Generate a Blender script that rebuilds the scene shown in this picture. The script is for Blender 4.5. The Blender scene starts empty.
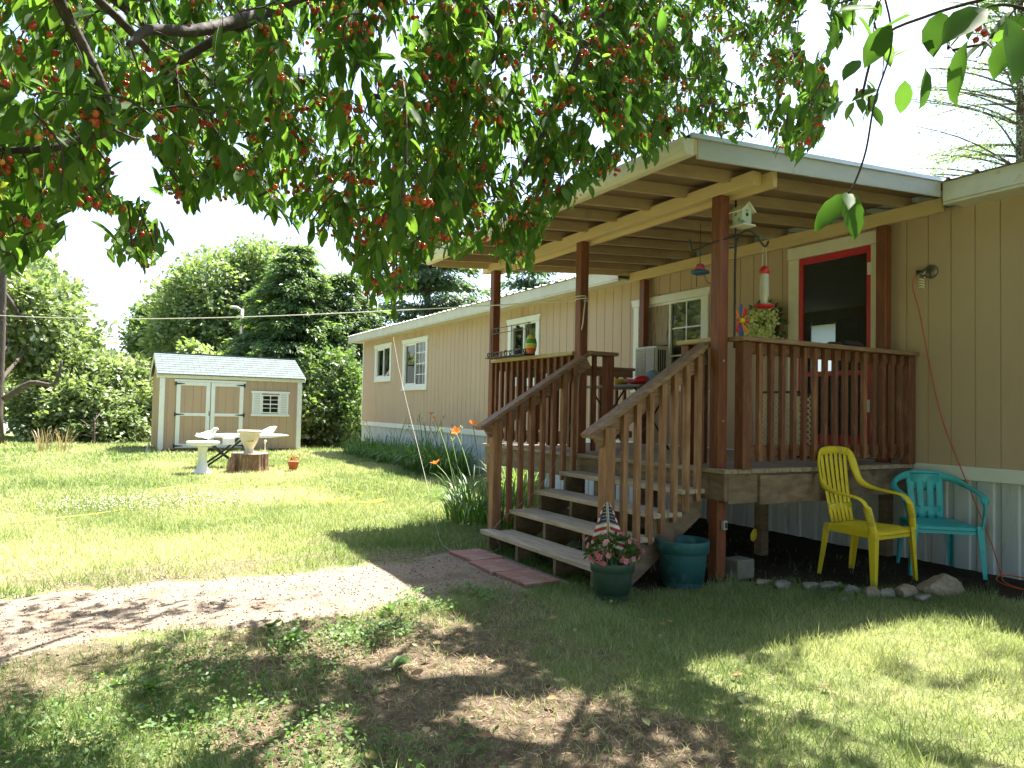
import bpy, math, random
import numpy as np
from mathutils import Vector, Matrix

# ---------------------------------------------------------------- camera
SC = bpy.context.scene
COL = SC.collection
F, CH, ROLL = 726.0, 1.25, 0.021
PITCH = math.atan(26 / 726); ANG = math.atan(410 / 726)
fw0 = np.array([-math.cos(ANG), math.sin(ANG), 0]); rt0 = np.array([math.sin(ANG), math.cos(ANG), 0]); up0 = np.array([0, 0, 1.0])
fw = fw0 * math.cos(PITCH) + up0 * math.sin(PITCH); up1 = up0 * math.cos(PITCH) - fw0 * math.sin(PITCH)
rt = rt0 * math.cos(ROLL) + up1 * math.sin(ROLL); up = up1 * math.cos(ROLL) - rt0 * math.sin(ROLL)
CAM = np.array([0, 0, CH])
def proj(P):
    d = np.asarray(P, float) - CAM; z = d @ fw
    z = np.where(np.abs(z) < 1e-6, 1e-6, z)
    return 512 + F * (d @ rt) / z, 384 - F * (d @ up) / z, z
def ray(x, y): return fw * F + rt * (x - 512) + up * (384 - y)
def onz(x, y, z=0.0): r = ray(x, y); return CAM + r * ((z - CH) / r[2])
def ony(x, y, Y): r = ray(x, y); return CAM + r * (Y / r[1])
def onx(x, y, X): r = ray(x, y); return CAM + r * (X / r[0])
def ondist(x, y, D): r = ray(x, y); return CAM + r * (D / F)

cd = bpy.data.cameras.new('camera'); cam = bpy.data.objects.new('camera', cd); COL.objects.link(cam)
cam.matrix_world = Matrix(((rt[0], up[0], -fw[0], 0), (rt[1], up[1], -fw[1], 0), (rt[2], up[2], -fw[2], CH), (0, 0, 0, 1)))
cd.sensor_width = 36; cd.lens = 36 * F / 1024; cd.clip_start = 0.05; cd.clip_end = 3000
SC.camera = cam

# ---------------------------------------------------------------- light
SUN = Vector((-0.23, 0.416, 1.0)).normalized()
w = bpy.data.worlds.new('World'); SC.world = w; w.use_nodes = True
nt = w.node_tree; bg = nt.nodes['Background']
sky = nt.nodes.new('ShaderNodeTexSky'); sky.sky_type = 'NISHITA'; sky.sun_disc = False
sky.sun_elevation = math.asin(SUN.z); sky.sun_rotation = math.atan2(SUN.x, SUN.y)
sky.air_density = 1.0; sky.dust_density = 2.0; sky.ozone_density = 1.0
nt.links.new(sky.outputs[0], bg.inputs[0]); bg.inputs[1].default_value = 0.095
sl = bpy.data.lights.new('sun', 'SUN'); sl.energy = 5.0; sl.angle = math.radians(0.53); sl.color = (1, 0.95, 0.86)
so = bpy.data.objects.new('sun', sl); COL.objects.link(so); so.rotation_euler = SUN.to_track_quat('Z', 'Y').to_euler()
SC.view_settings.view_transform = 'Standard'; SC.view_settings.look = 'None'
SC.view_settings.exposure = 2.2; SC.view_settings.gamma = 1.0
SC.render.engine = 'CYCLES'
SC.cycles.max_bounces = 8; SC.cycles.diffuse_bounces = 4; SC.cycles.transparent_max_bounces = 10

# ---------------------------------------------------------------- materials
MATS = {}
def _ramp(nt, fac, stops):
    r = nt.nodes.new('ShaderNodeValToRGB'); e = r.color_ramp.elements
    while len(e) < len(stops): e.new(0.5)
    for i, (p, c) in enumerate(stops): e[i].position = p; e[i].color = (*c, 1)
    nt.links.new(fac, r.inputs[0]); return r.outputs[0]
def mat(name, c1, c2=None, scale=6, stretch=(1, 1, 1), rough=0.7, bump=0.0, bscale=40, metal=0, trans=0.0, tint=None,
        c3=None, spots=None, spec=0.5, detail=5, bstretch=None, attr_stops=None, alpha=None, glassy=False, emit=None, vor=False):
    if name in MATS: return MATS[name]
    m = bpy.data.materials.new(name); m.use_nodes = True; nt = m.node_tree; b = nt.nodes['Principled BSDF']
    L = nt.links.new
    tc = nt.nodes.new('ShaderNodeTexCoord')
    mp = nt.nodes.new('ShaderNodeMapping'); mp.inputs['Scale'].default_value = stretch; L(tc.outputs['Object'], mp.inputs[0])
    n = nt.nodes.new('ShaderNodeTexNoise'); n.inputs['Scale'].default_value = scale; n.inputs['Detail'].default_value = detail
    n.inputs['Roughness'].default_value = 0.65
    L(mp.outputs[0], n.inputs['Vector'])
    if c2 is None: c2 = tuple(x * 0.8 for x in c1)
    if c3 is None: stops = [(0.3, c1), (0.7, c2)]
    else: stops = [(0.3, c1), (0.5, c2), (0.72, c3)]
    col = _ramp(nt, n.outputs[0], stops)
    if attr_stops:
        at = nt.nodes.new('ShaderNodeAttribute'); at.attribute_name = 'tint'
        col2 = _ramp(nt, at.outputs['Fac'], attr_stops)
        mx = nt.nodes.new('ShaderNodeMix'); mx.data_type = 'RGBA'; mx.blend_type = 'MIX'; mx.inputs[0].default_value = 0.8
        L(col, mx.inputs[6]); L(col2, mx.inputs[7]); col = mx.outputs[2]
    if spots:
        ns = nt.nodes.new('ShaderNodeTexNoise'); ns.inputs['Scale'].default_value = spots[0]; ns.inputs['Detail'].default_value = 3
        L(mp.outputs[0] if len(spots) > 3 else tc.outputs['Object'], ns.inputs['Vector'])
        fr = _ramp(nt, ns.outputs[0], [(spots[1], (0, 0, 0)), (min(1, spots[1] + 0.1), (1, 1, 1))])
        mx = nt.nodes.new('ShaderNodeMix'); mx.data_type = 'RGBA'; L(fr, mx.inputs[0]); L(col, mx.inputs[6]); mx.inputs[7].default_value = (*spots[2], 1); col = mx.outputs[2]
    L(col, b.inputs['Base Color'])
    b.inputs['Roughness'].default_value = rough; b.inputs['Metallic'].default_value = metal
    b.inputs['Specular IOR Level'].default_value = spec
    if bump:
        if vor:
            nb = nt.nodes.new('ShaderNodeTexVoronoi'); nb.inputs['Scale'].default_value = bscale; o = nb.outputs['Distance']
        else:
            nb = nt.nodes.new('ShaderNodeTexNoise'); nb.inputs['Scale'].default_value = bscale; nb.inputs['Detail'].default_value = 6; o = nb.outputs[0]
        if bstretch:
            mb = nt.nodes.new('ShaderNodeMapping'); mb.inputs['Scale'].default_value = bstretch; L(tc.outputs['Object'], mb.inputs[0]); L(mb.outputs[0], nb.inputs['Vector'])
        else: L(mp.outputs[0], nb.inputs['Vector'])
        bp = nt.nodes.new('ShaderNodeBump'); bp.inputs['Strength'].default_value = bump; bp.inputs['Distance'].default_value = 0.01
        L(o, bp.inputs['Height']); L(bp.outputs[0], b.inputs['Normal'])
    if trans:
        t = nt.nodes.new('ShaderNodeBsdfTranslucent'); 
        g = nt.nodes.new('ShaderNodeMix'); g.data_type = 'RGBA'; g.blend_type = 'MULTIPLY'; g.inputs[0].default_value = 1
        L(col, g.inputs[6]); g.inputs[7].default_value = (*(tint or (1.5, 1.7, 0.5)), 1); L(g.outputs[2], t.inputs[0])
        ms = nt.nodes.new('ShaderNodeMixShader'); ms.inputs[0].default_value = trans
        L(b.outputs[0], ms.inputs[1]); L(t.outputs[0], ms.inputs[2]); L(ms.outputs[0], nt.nodes['Material Output'].inputs[0])
    if glassy:
        tr = nt.nodes.new('ShaderNodeBsdfTransparent'); tr.inputs[0].default_value = (0.8, 0.85, 0.83, 1)
        gl = nt.nodes.new('ShaderNodeBsdfGlossy'); gl.inputs['Roughness'].default_value = 0.02
        lw = nt.nodes.new('ShaderNodeFresnel'); lw.inputs[0].default_value = 1.7
        ms = nt.nodes.new('ShaderNodeMixShader'); L(lw.outputs[0], ms.inputs[0]); L(tr.outputs[0], ms.inputs[1]); L(gl.outputs[0], ms.inputs[2])
        L(ms.outputs[0], nt.nodes['Material Output'].inputs[0])
    MATS[name] = m; return m

M = dict(
 siding=mat('siding_paint', (.53, .385, .28), (.475, .34, .245), scale=1.5, rough=.75, bump=.25, bscale=30, stretch=(1, 1, .25), bstretch=(6, 6, .6), spots=(2.2, .62, (.46, .30, .19), 1)),
 skirt=mat('skirting_metal', (.58, .60, .62), (.50, .52, .55), scale=3, stretch=(3, 1, .5), rough=.42, spots=(4, .58, (.38, .36, .32), 1)),
 white=mat('white_trim', (.80, .80, .78), (.73, .73, .70), scale=8, rough=.5, bump=.1),
 cream=mat('cream_trim', (.76, .71, .62), (.68, .62, .53), scale=6, rough=.6, bump=.15),
 fascia=mat('eave_metal', (.66, .62, .54), (.55, .51, .43), scale=4, rough=.5, stretch=(1, 1, .5), spots=(7, .66, (.40, .36, .28))),
 roofmetal=mat('roof_metal', (.70, .71, .72), (.60, .61, .62), scale=3, rough=.35, metal=.6),
 vinyl=mat('window_vinyl', (.78, .78, .76), (.74, .74, .72), rough=.35),
 glass=mat('window_glass', (.1, .1, .1), glassy=True),
 dark=mat('dark_interior', (.10, .085, .07), (.07, .06, .05), rough=.9),
 interior=mat('interior_wall', (.32, .28, .22), (.26, .22, .17), rough=.9),
 curtain=mat('curtain_cloth', (.55, .50, .42), (.42, .38, .32), scale=9, stretch=(8, 1, .3), rough=.9),
 bcurtain=mat('blue_curtain', (.18, .24, .34), (.12, .17, .26), scale=9, rough=.9),
 post=mat('stained_post', (.27, .082, .035), (.18, .052, .022), c3=(.12, .036, .016), scale=5, stretch=(6, 6, .7), rough=.55, bump=.3, bscale=12, bstretch=(8, 8, .8), spots=(9, .7, (.07, .03, .015))),
 woodv=mat('railing_wood_upright', (.34, .165, .09), (.24, .092, .046), c3=(.14, .052, .028), scale=4, stretch=(5, 5, .8), rough=.7, bump=.35, bscale=12, bstretch=(9, 9, 1)),
 redv=mat('stained_baluster', (.21, .07, .035), (.135, .042, .022), c3=(.27, .12, .06), scale=5, stretch=(5, 5, .8), rough=.65, bump=.35, bscale=12, bstretch=(9, 9, 1)),
 stairv=mat('weathered_upright', (.41, .235, .135), (.30, .145, .075), c3=(.19, .08, .04), scale=4, stretch=(5, 5, .8), rough=.75, bump=.4, bscale=12, bstretch=(9, 9, 1)),
 woodx=mat('weathered_board', (.42, .33, .25), (.32, .24, .175), c3=(.22, .155, .11), scale=4, stretch=(.8, 9, 9), rough=.8, bump=.5, bscale=10, bstretch=(1, 14, 14)),
 woody=mat('weathered_rail', (.37, .235, .155), (.26, .145, .085), c3=(.16, .08, .048), scale=4, stretch=(9, .8, 9), rough=.75, bump=.5, bscale=10, bstretch=(14, 1, 14)),
 capx=mat('cap_board', (.52, .42, .25), (.42, .32, .18), c3=(.30, .21, .11), scale=4, stretch=(.8, 9, 9), rough=.75, bump=.4, bscale=10, bstretch=(1, 14, 14)),
 rim=mat('rim_board', (.29, .20, .135), (.20, .135, .09), c3=(.12, .08, .052), scale=3, stretch=(1.5, 1.5, 5), rough=.8, bump=.4, spots=(4, .62, (.10, .075, .055))),
 paint=mat('beam_paint', (.64, .48, .27), (.56, .41, .22), scale=5, stretch=(.6, 3, 3), rough=.6, bump=.2, bscale=8, spots=(12, .72, (.42, .30, .15))),
 rafter=mat('rafter_paint', (.44, .31, .21), (.34, .235, .16), scale=5, stretch=(3, .6, 3), rough=.7, bump=.2, spots=(6, .66, (.30, .21, .12))),
 ply=mat('roof_plywood', (.30, .21, .14), (.23, .155, .10), c3=(.16, .11, .07), scale=2, stretch=(2, .7, 1), rough=.8, bump=.2),
 shingle=mat('dark_shingle', (.06, .062, .068), (.035, .035, .04), scale=30, rough=.9, bump=.6, bscale=60),
 drip=mat('drip_edge', (.55, .57, .60), (.48, .50, .52), rough=.4, metal=.3),
 red=mat('red_paint', (.55, .03, .045), (.48, .025, .035), scale=5, rough=.4),
 yellow=mat('yellow_plastic', (.78, .60, .03), (.70, .52, .025), scale=7, rough=.45, spots=(9, .60, (.50, .38, .05)), bump=.12),
 teal=mat('teal_plastic', (.05, .44, .46), (.045, .37, .40), scale=7, rough=.45, spots=(9, .60, (.07, .30, .31)), bump=.12),
 tealpot=mat('teal_pot_plastic', (.028, .125, .14), (.02, .09, .105), scale=9, rough=.6, spots=(7, .58, (.075, .19, .20)), bump=.25),
 greenpot=mat('green_pot', (.05, .10, .075), (.035, .07, .055), rough=.5, spots=(8, .62, (.11, .15, .12))),
 blackmetal=mat('black_metal', (.015, .015, .017), (.03, .028, .026), rough=.45),
 plasticw=mat('plain_white_plastic', (.78, .79, .80), (.72, .73, .74), rough=.4),
 greyplastic=mat('grey_panel', (.40, .38, .35), (.33, .31, .28), scale=12, rough=.6),
 concrete=mat('concrete_block', (.20, .19, .16), (.13, .125, .105), scale=14, rough=.9, bump=.5),
 paver=mat('red_paver', (.36, .17, .13), (.27, .12, .10), c3=(.42, .25, .20), scale=7, rough=.85, bump=.4, spots=(10, .6, (.25, .20, .16))),
 rock=mat('grey_rock', (.24, .225, .20), (.16, .15, .135), c3=(.33, .31, .27), scale=9, rough=.85, bump=.5, bscale=20),
 tanrock=mat('tan_rock', (.32, .25, .185), (.23, .175, .125), c3=(.38, .33, .27), scale=9, rough=.85, bump=.5, bscale=20),
 orange=mat('orange_cord', (.55, .10, .04), (.5, .08, .03), rough=.5),
 rope=mat('white_rope', (.70, .67, .60), (.6, .56, .5), rough=.8),
 hose=mat('yellow_hose', (.80, .68, .06), (.7, .58, .05), rough=.5),
 shedwall=mat('shed_siding', (.47, .335, .225), (.42, .295, .195), scale=2, rough=.8, bump=.2, stretch=(1, 1, .3)),
 shedroof=mat('shed_shingle', (.135, .175, .165), (.09, .12, .115), c3=(.18, .21, .205), scale=9, stretch=(1, 3, 6), rough=.9, bump=.4),
 bark=mat('bark', (.10, .075, .055), (.05, .038, .03), c3=(.16, .13, .10), scale=12, stretch=(2, 2, .5), rough=.9, bump=.9, bscale=10),
 cherrybark=mat('cherry_bark', (.075, .05, .04), (.04, .028, .024), c3=(.12, .09, .075), scale=14, rough=.8, bump=.6, bscale=30),
 stump=mat('stump_bark', (.30, .17, .10), (.16, .085, .05), c3=(.48, .34, .22), scale=6, stretch=(3, 3, .5), rough=.9, bump=1, bscale=9, bstretch=(4, 4, .5)),
 stumptop=mat('cut_wood', (.62, .55, .44), (.50, .42, .32), scale=12, rough=.8),
 urn=mat('stone_urn', (.62, .54, .42), (.52, .45, .35), scale=14, rough=.85, bump=.2),
 bath=mat('white_concrete', (.80, .80, .80), (.70, .70, .70), scale=14, rough=.8, bump=.2),
 terracotta=mat('terracotta', (.45, .12, .05), (.38, .09, .04), rough=.8),
 leaf=mat('cherry_leaf', (.07, .135, .025), (.05, .10, .02), scale=30, rough=.6, spec=.15, trans=.5, tint=(2.1, 2.4, .9), attr_stops=[(0, (.045, .095, .03)), (.55, (.08, .145, .04)), (.9, (.14, .20, .05)), (1, (.26, .26, .06))]),
 cherry=mat('cherry_skin', (.50, .05, .03), (.55, .12, .04), scale=40, rough=.22, trans=.25, tint=(1.3, .9, .7), attr_stops=[(0, (.45, .025, .025)), (.4, (.58, .08, .035)), (.8, (.68, .20, .06)), (1, (.72, .38, .10))]),
 stem=mat('green_stem', (.12, .20, .05), (.10, .16, .04), rough=.6),
 petal=mat('pink_petal', (.72, .22, .30), (.80, .42, .46), scale=30, rough=.6, trans=.3, tint=(1.2, 1, 1), attr_stops=[(0, (.70, .14, .22)), (.5, (.80, .34, .40)), (1, (.85, .62, .60))]),
 flagred=mat('flag_red', (.50, .04, .05), rough=.8), flagwhite=mat('flag_white', (.78, .74, .68), rough=.8), flagblue=mat('flag_blue', (.03, .04, .12), rough=.8),
 lily=mat('orange_petal', (.80, .20, .04), (.85, .30, .06), rough=.5, trans=.3, tint=(1.3, 1, 1)),
 clearp=mat('clear_bottle', (.5, .5, .5), glassy=True),
 stainply=mat('stained_panel', (.40, .31, .22), (.30, .22, .16), scale=5, stretch=(5, 1, .6), rough=.8, spots=(6, .58, (.14, .085, .05), 1)),
 blue=mat('blue_cloth', (.20, .32, .42), (.14, .23, .33), rough=.8), pink=mat('pink_plastic', (.65, .05, .12), (.6, .2, .3), rough=.5),
 yel2=mat('yellow_cloth', (.62, .50, .08), (.5, .4, .05), rough=.7), redp=mat('red_plastic', (.60, .02, .03), (.55, .02, .03), rough=.3),
 mint=mat('mint_paint', (.45, .55, .48), (.62, .62, .52), scale=30, rough=.7, spots=(25, .55, (.05, .28, .30))),
 ltable=mat('white_table', (.80, .84, .84), (.74, .79, .79), rough=.45),
)
def folmat(name, g0, g1, g2, trans=.32, tint=(1.8, 2.1, .7), rough=.5):
    return mat(name, g1, g0, scale=8, rough=rough, trans=trans, tint=tint, attr_stops=[(0, g0), (.5, g1), (1, g2)])

# ---------------------------------------------------------------- object helpers
def tag(o, label=None, cat=None, group=None, kind=None):
    if label: o['label'] = label
    if cat: o['category'] = cat
    if group: o['group'] = group
    if kind: o['kind'] = kind
    return o
def thing(name, loc, label=None, cat=None, group=None, rz=0):
    o = bpy.data.objects.new(name, None); COL.objects.link(o); o.location = loc; o.rotation_euler = (0, 0, rz)
    o.empty_display_size = .1
    return tag(o, label, cat, group)
def rootloc(p):
    v = Vector((0, 0, 0))
    while p is not None: v += p.location; p = p.parent
    return v
def _link(me, name, m, parent, smooth, local, bevel):
    if m is not None:
        for x in (m if isinstance(m, (list, tuple)) else [m]): me.materials.append(x)
    if smooth: me.polygons.foreach_set('use_smooth', [True] * len(me.polygons))
    o = bpy.data.objects.new(name, me); COL.objects.link(o)
    if parent is not None: o.parent = parent
    if bevel:
        b = o.modifiers.new('bevel', 'BEVEL'); b.width = bevel; b.segments = 1 if bevel < .006 else 2; b.limit_method = 'ANGLE'
    return o
class MB:
    def __init__(s): s.v = []; s.f = []; s.mi = []
    def add(s, vs, fs, mi=0):
        n = len(s.v); s.v += [tuple(map(float, p)) for p in vs]; s.f += [tuple(i + n for i in f) for f in fs]; s.mi += [mi] * len(fs); return s
    def box(s, x0, x1, y0, y1, z0, z1, mi=0):
        return s.add([(x0, y0, z0), (x1, y0, z0), (x1, y1, z0), (x0, y1, z0), (x0, y0, z1), (x1, y0, z1), (x1, y1, z1), (x0, y1, z1)],
                     [(0, 3, 2, 1), (4, 5, 6, 7), (0, 1, 5, 4), (1, 2, 6, 5), (2, 3, 7, 6), (3, 0, 4, 7)], mi)
    def beam(s, p0, p1, wd, ht, upv=(0, 0, 1), mi=0, w1=None, h1=None):
        p0 = Vector(p0); p1 = Vector(p1); d = (p1 - p0).normalized(); u = Vector(upv)
        sd = d.cross(u)
        if sd.length < 1e-4: sd = d.cross(Vector((1, 0, 0)))
        sd.normalize(); u = sd.cross(d).normalized(); w1 = wd if w1 is None else w1; h1 = ht if h1 is None else h1
        vs = []
        for p, a, b in ((p0, wd, ht), (p1, w1, h1)):
            for i, j in ((-1, -1), (1, -1), (1, 1), (-1, 1)): vs.append(p + sd * (i * a / 2) + u * (j * b / 2))
        return s.add(vs, [(3, 2, 1, 0), (4, 5, 6, 7), (0, 1, 5, 4), (1, 2, 6, 5), (2, 3, 7, 6), (3, 0, 4, 7)], mi)
    def tube(s, pts, r, n=8, ry=None, upv=None, mi=0, cap=True):
        pts = [Vector(p) for p in pts]; k = len(pts); rr = r if isinstance(r, (list, tuple)) else [r] * k
        vs = []; fs = []; prev = None
        for i, p in enumerate(pts):
            d = (pts[min(i + 1, k - 1)] - pts[max(i - 1, 0)])
            if d.length < 1e-9: d = Vector((0, 0, 1))
            d.normalize()
            if upv is not None: a = d.cross(Vector(upv))
            elif prev is not None: a = prev - d * prev.dot(d)
            else: a = d.cross(Vector((0, 0, 1))) if abs(d.z) < .95 else d.cross(Vector((1, 0, 0)))
            if a.length < 1e-5: a = prev if prev is not None else Vector((1, 0, 0))
            a.normalize(); prev = a; b = a.cross(d)
            rb = (ry if ry is not None else rr[i])
            if isinstance(rb, (list, tuple)): rb = rb[i]
            for j in range(n):
                t = 2 * math.pi * j / n; vs.append(p + a * (rr[i] * math.cos(t)) + b * (rb * math.sin(t)))
        for i in range(k - 1):
            for j in range(n):
                fs.append((i * n + j, i * n + (j + 1) % n, (i + 1) * n + (j + 1) % n, (i + 1) * n + j))
        if cap: fs.append(tuple(range(n - 1, -1, -1))); fs.append(tuple((k - 1) * n + j for j in range(n)))
        return s.add(vs, fs, mi)
    def lathe(s, prof, c=(0, 0, 0), n=32, mi=0, cap=True):
        vs = []; fs = []
        for r, z in prof:
            for j in range(n):
                t = 2 * math.pi * j / n; vs.append((c[0] + r * math.cos(t), c[1] + r * math.sin(t), c[2] + z))
        k = len(prof)
        for i in range(k - 1):
            for j in range(n): fs.append((i * n + j, i * n + (j + 1) % n, (i + 1) * n + (j + 1) % n, (i + 1) * n + j))
        if cap: fs.append(tuple(range(n - 1, -1, -1))); fs.append(tuple((k - 1) * n + j for j in range(n)))
        return s.add(vs, fs, mi)
    def prism(s, poly, axis, a, b, mi=0):
        # poly: 2-D points in the two other axes; extruded from a to b along axis
        def P(u, v, t): return {'x': (t, u, v), 'y': (u, t, v), 'z': (u, v, t)}[axis]
        n = len(poly); vs = [P(u, v, a) for u, v in poly] + [P(u, v, b) for u, v in poly]
        return s.add(vs, [tuple(range(n))[::-1], tuple(range(n, 2 * n))] + [(i, (i + 1) % n, n + (i + 1) % n, n + i) for i in range(n)], mi)
    def build(s, name, m, parent=None, smooth=False, local=False, bevel=0):
        off = Vector((0, 0, 0)) if local else rootloc(parent)
        me = bpy.data.meshes.new(name); me.from_pydata([(x - off.x, y - off.y, z - off.z) for x, y, z in s.v], [], s.f)
        me.polygons.foreach_set('material_index', s.mi); me.update()
        o = _link(me, name, m, parent, smooth, local, bevel)
        import bmesh
        bm = bmesh.new(); bm.from_mesh(me); bmesh.ops.recalc_face_normals(bm, faces=bm.faces); bm.to_mesh(me); bm.free()
        return o
def fast_mesh(name, V, faces, m, parent=None, tint=None, smooth=False, mi=None):
    """V (n,3) array; faces (k,3|4) int array or list of such arrays"""
    off = rootloc(parent); V = np.asarray(V, float) - np.array(off)
    if not isinstance(faces, list): faces = [faces]
    me = bpy.data.meshes.new(name)
    loops = np.concatenate([f.ravel() for f in faces]).astype(np.int32)
    tot = np.concatenate([np.full(len(f), f.shape[1]) for f in faces]).astype(np.int32)
    st = np.concatenate([[0], np.cumsum(tot)[:-1]]).astype(np.int32)
    me.vertices.add(len(V)); me.vertices.foreach_set('co', V.astype(np.float32).ravel())
    me.loops.add(len(loops)); me.loops.foreach_set('vertex_index', loops)
    me.polygons.add(len(tot)); me.polygons.foreach_set('loop_start', st); me.polygons.foreach_set('loop_total', tot)
    if tint is not None:
        a = me.attributes.new('tint', 'FLOAT', 'POINT'); a.data.foreach_set('value', np.asarray(tint, np.float32))
    if mi is not None: me.polygons.foreach_set('material_index', np.asarray(mi, np.int32))
    me.update(calc_edges=True)
    return _link(me, name, m, parent, smooth, False, 0)
def norm(a): return a / np.maximum(np.linalg.norm(a, axis=-1, keepdims=True), 1e-9)
def instance(TV, TF, pos, X, N, sx, sy=None, sz=None):
    """copies of a template: X = template x axis, N ~ template z axis"""
    m = len(pos); X = norm(X); Y = norm(np.cross(N, X)); Z = np.cross(X, Y)
    sy = sx if sy is None else sy; sz = sx if sz is None else sz
    V = pos[:, None, :] + TV[None, :, 0, None] * X[:, None, :] * sx[:, None, None] + TV[None, :, 1, None] * Y[:, None, :] * sy[:, None, None] + TV[None, :, 2, None] * Z[:, None, :] * sz[:, None, None]
    n = len(TV); base = (np.arange(m) * n)[:, None, None]
    Fs = [(base + f[None]).reshape(-1, f.shape[1]) for f in TF]
    return V.reshape(-1, 3), Fs, n
def cat_faces(parts):
    """parts: list of (V, [quads, tris])"""
    V = []; Q = {}; off = 0
    for v, fs in parts:
        V.append(v)
        for f in fs: Q.setdefault(f.shape[1], []).append(f + off)
        off += len(v)
    return np.concatenate(V), [np.concatenate(q) for q in Q.values()]
# leaf template: x along the midrib
_t = [0, .18, .42, .68, .88, 1.0]; _w = [0, .17, .27, .235, .12, 0]
LV = [(t, 0, -.16 * t * t) for t in _t] + [(t, wv, -.16 * t * t + .07) for t, wv in zip(_t[1:5], _w[1:5])] + [(t, -wv, -.16 * t * t + .07) for t, wv in zip(_t[1:5], _w[1:5])]
LV = np.array(LV)
LQ = np.array([(i, i + 1, 6 + i, 5 + i) for i in (1, 2, 3)] + [(i + 1, i, 9 + i, 10 + i) for i in (1, 2, 3)])
LT = np.array([(0, 1, 6), (4, 5, 9), (1, 0, 10), (5, 4, 13)])
# simple leaf: rhombus bent
SV = np.array([(0, 0, 0), (.5, .3, .03), (1, 0, -.08), (.5, -.3, .03)]); SF = [np.array([(0, 3, 2, 1)])]
BV = np.array([(0, -.5, 0), (0, .5, 0), (.5, .38, .06), (.5, -.38, .06), (1, 0, .22)]); BF = [np.array([(0, 3, 2, 1)]), np.array([(3, 4, 2)])]
def rnd_unit(R, n):
    v = R.normal(size=(n, 3)); return norm(v)

# ---------------------------------------------------------------- ground and setting
def vn(x, y, s, seed=0):
    r = np.random.RandomState(seed); t = np.zeros_like(np.asarray(x, float))
    for k in range(9):
        a = r.uniform(0, 6.28); fr = s * r.uniform(.5, 2.0); ph = r.uniform(0, 6.28)
        t = t + np.sin((x * math.cos(a) + y * math.sin(a)) * fr + ph + 1.3 * np.sin((x * math.sin(a) - y * math.cos(a)) * fr * .7 + ph))
    return t / 4.5          # about -1..1
def ss(a, b, x): t = np.clip((x - a) / (b - a), 0, 1); return t * t * (3 - 2 * t)
def path_far(y): return -5.78 + .10 * vn(y, y * 0, 2.2, 5) + .05 * vn(y, y * 0, 9, 6) - .10 * ss(2.2, 3, y)
def path_near(y): return -4.22 + .14 * vn(y, y * 0, 1.7, 7) + .06 * vn(y, y * 0, 8, 8) - .30 * ss(1.2, 2.4, y)
def in_path(x, y): return (x > path_far(y)) & (x < path_near(y)) & (y < 3.05)
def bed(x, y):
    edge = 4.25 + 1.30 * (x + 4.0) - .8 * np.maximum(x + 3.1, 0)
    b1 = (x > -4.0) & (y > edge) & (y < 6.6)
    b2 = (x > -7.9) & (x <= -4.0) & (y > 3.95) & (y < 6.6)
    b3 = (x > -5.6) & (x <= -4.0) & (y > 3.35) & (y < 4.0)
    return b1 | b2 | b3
def dirt(x, y):
    d = ((x + 3.05) / 1.15) ** 2 + ((y - 1.35) / .95) ** 2
    n = .55 * vn(x, y, 3.2, 11) + .3 * vn(x, y, 9, 12)
    a = 1 - ss(.55, 1.5, d + n)
    c = 1 - ss(.0, .35, np.abs(x + 5.98 - .1 * vn(y, y, 3, 3)) - .12 + .25 * vn(x, y, 5, 13))
    e = .7 * (1 - ss(.0, .5, np.abs(x + 4.0) - .1 + .35 * vn(x, y, 4, 17))) * (y < 2.6)
    f2 = ss(.55, .95, vn(x, y, 2.4, 19)) * .55
    return np.clip(np.maximum(np.maximum(a, c * .7), np.maximum(e, f2 * (x > -8))), 0, 1)
def straw(x, y):
    far = .30 * ss(-6, -8.5, x)
    a = 1 - ss(.3, 1.6, np.abs(x + 6.6) + .5 * vn(x, y, 2.2, 21)); a = a * ss(2.4, .8, y)
    b = ss(.35, .9, vn(x, y, 1.1, 22)) * .55
    c = ss(2.2, 3.4, y) * ss(-3.4, -2.6, x) * .45
    return np.clip(np.maximum(np.maximum(a, b), c) + far, 0, 1)

def axis(segs):
    out = [segs[0][0]]
    for a, b, n in segs: out += list(np.linspace(a, b, n + 1)[1:])
    return np.array(out)
gx = axis([(-1500, -300, 8), (-300, -60, 14), (-60, -26, 30), (-26, -9, 80), (-9, 0.5, 190), (.5, 20, 20), (20, 800, 6)])
gy = axis([(-900, -60, 8), (-60, -12, 24), (-12, -2, 40), (-2, 7, 170), (7, 20, 26), (20, 90, 14), (90, 900, 6)])
GX, GY = np.meshgrid(gx, gy, indexing='ij')
near = ss(-12, -9, GX) * ss(2, .5, GX) * ss(-3, -1, GY) * ss(8, 7, GY)
GZ = near * (.008 * vn(GX, GY, 2.5, 31) + .005 * vn(GX, GY, 14, 32)) - .035 * near * ((GX > path_far(GY) + .22) & (GX < path_near(GY) - .22) & (GY < 2.85)) - near * .012
nx, ny = GX.shape
idx = np.arange(nx * ny).reshape(nx, ny)
gf = np.stack([idx[:-1, :-1].ravel(), idx[1:, :-1].ravel(), idx[1:, 1:].ravel(), idx[:-1, 1:].ravel()], 1)
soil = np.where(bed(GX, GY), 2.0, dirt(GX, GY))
gm = bpy.data.materials.new('lawn_soil'); gm.use_nodes = True; nt = gm.node_tree; b = nt.nodes['Principled BSDF']; L = nt.links.new
tc = nt.nodes.new('ShaderNodeTexCoord')
def N(scale, detail=6):
    n = nt.nodes.new('ShaderNodeTexNoise'); n.inputs['Scale'].default_value = scale; n.inputs['Detail'].default_value = detail; n.inputs['Roughness'].default_value = .7
    L(tc.outputs['Object'], n.inputs[0]); return n.outputs[0]
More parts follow.
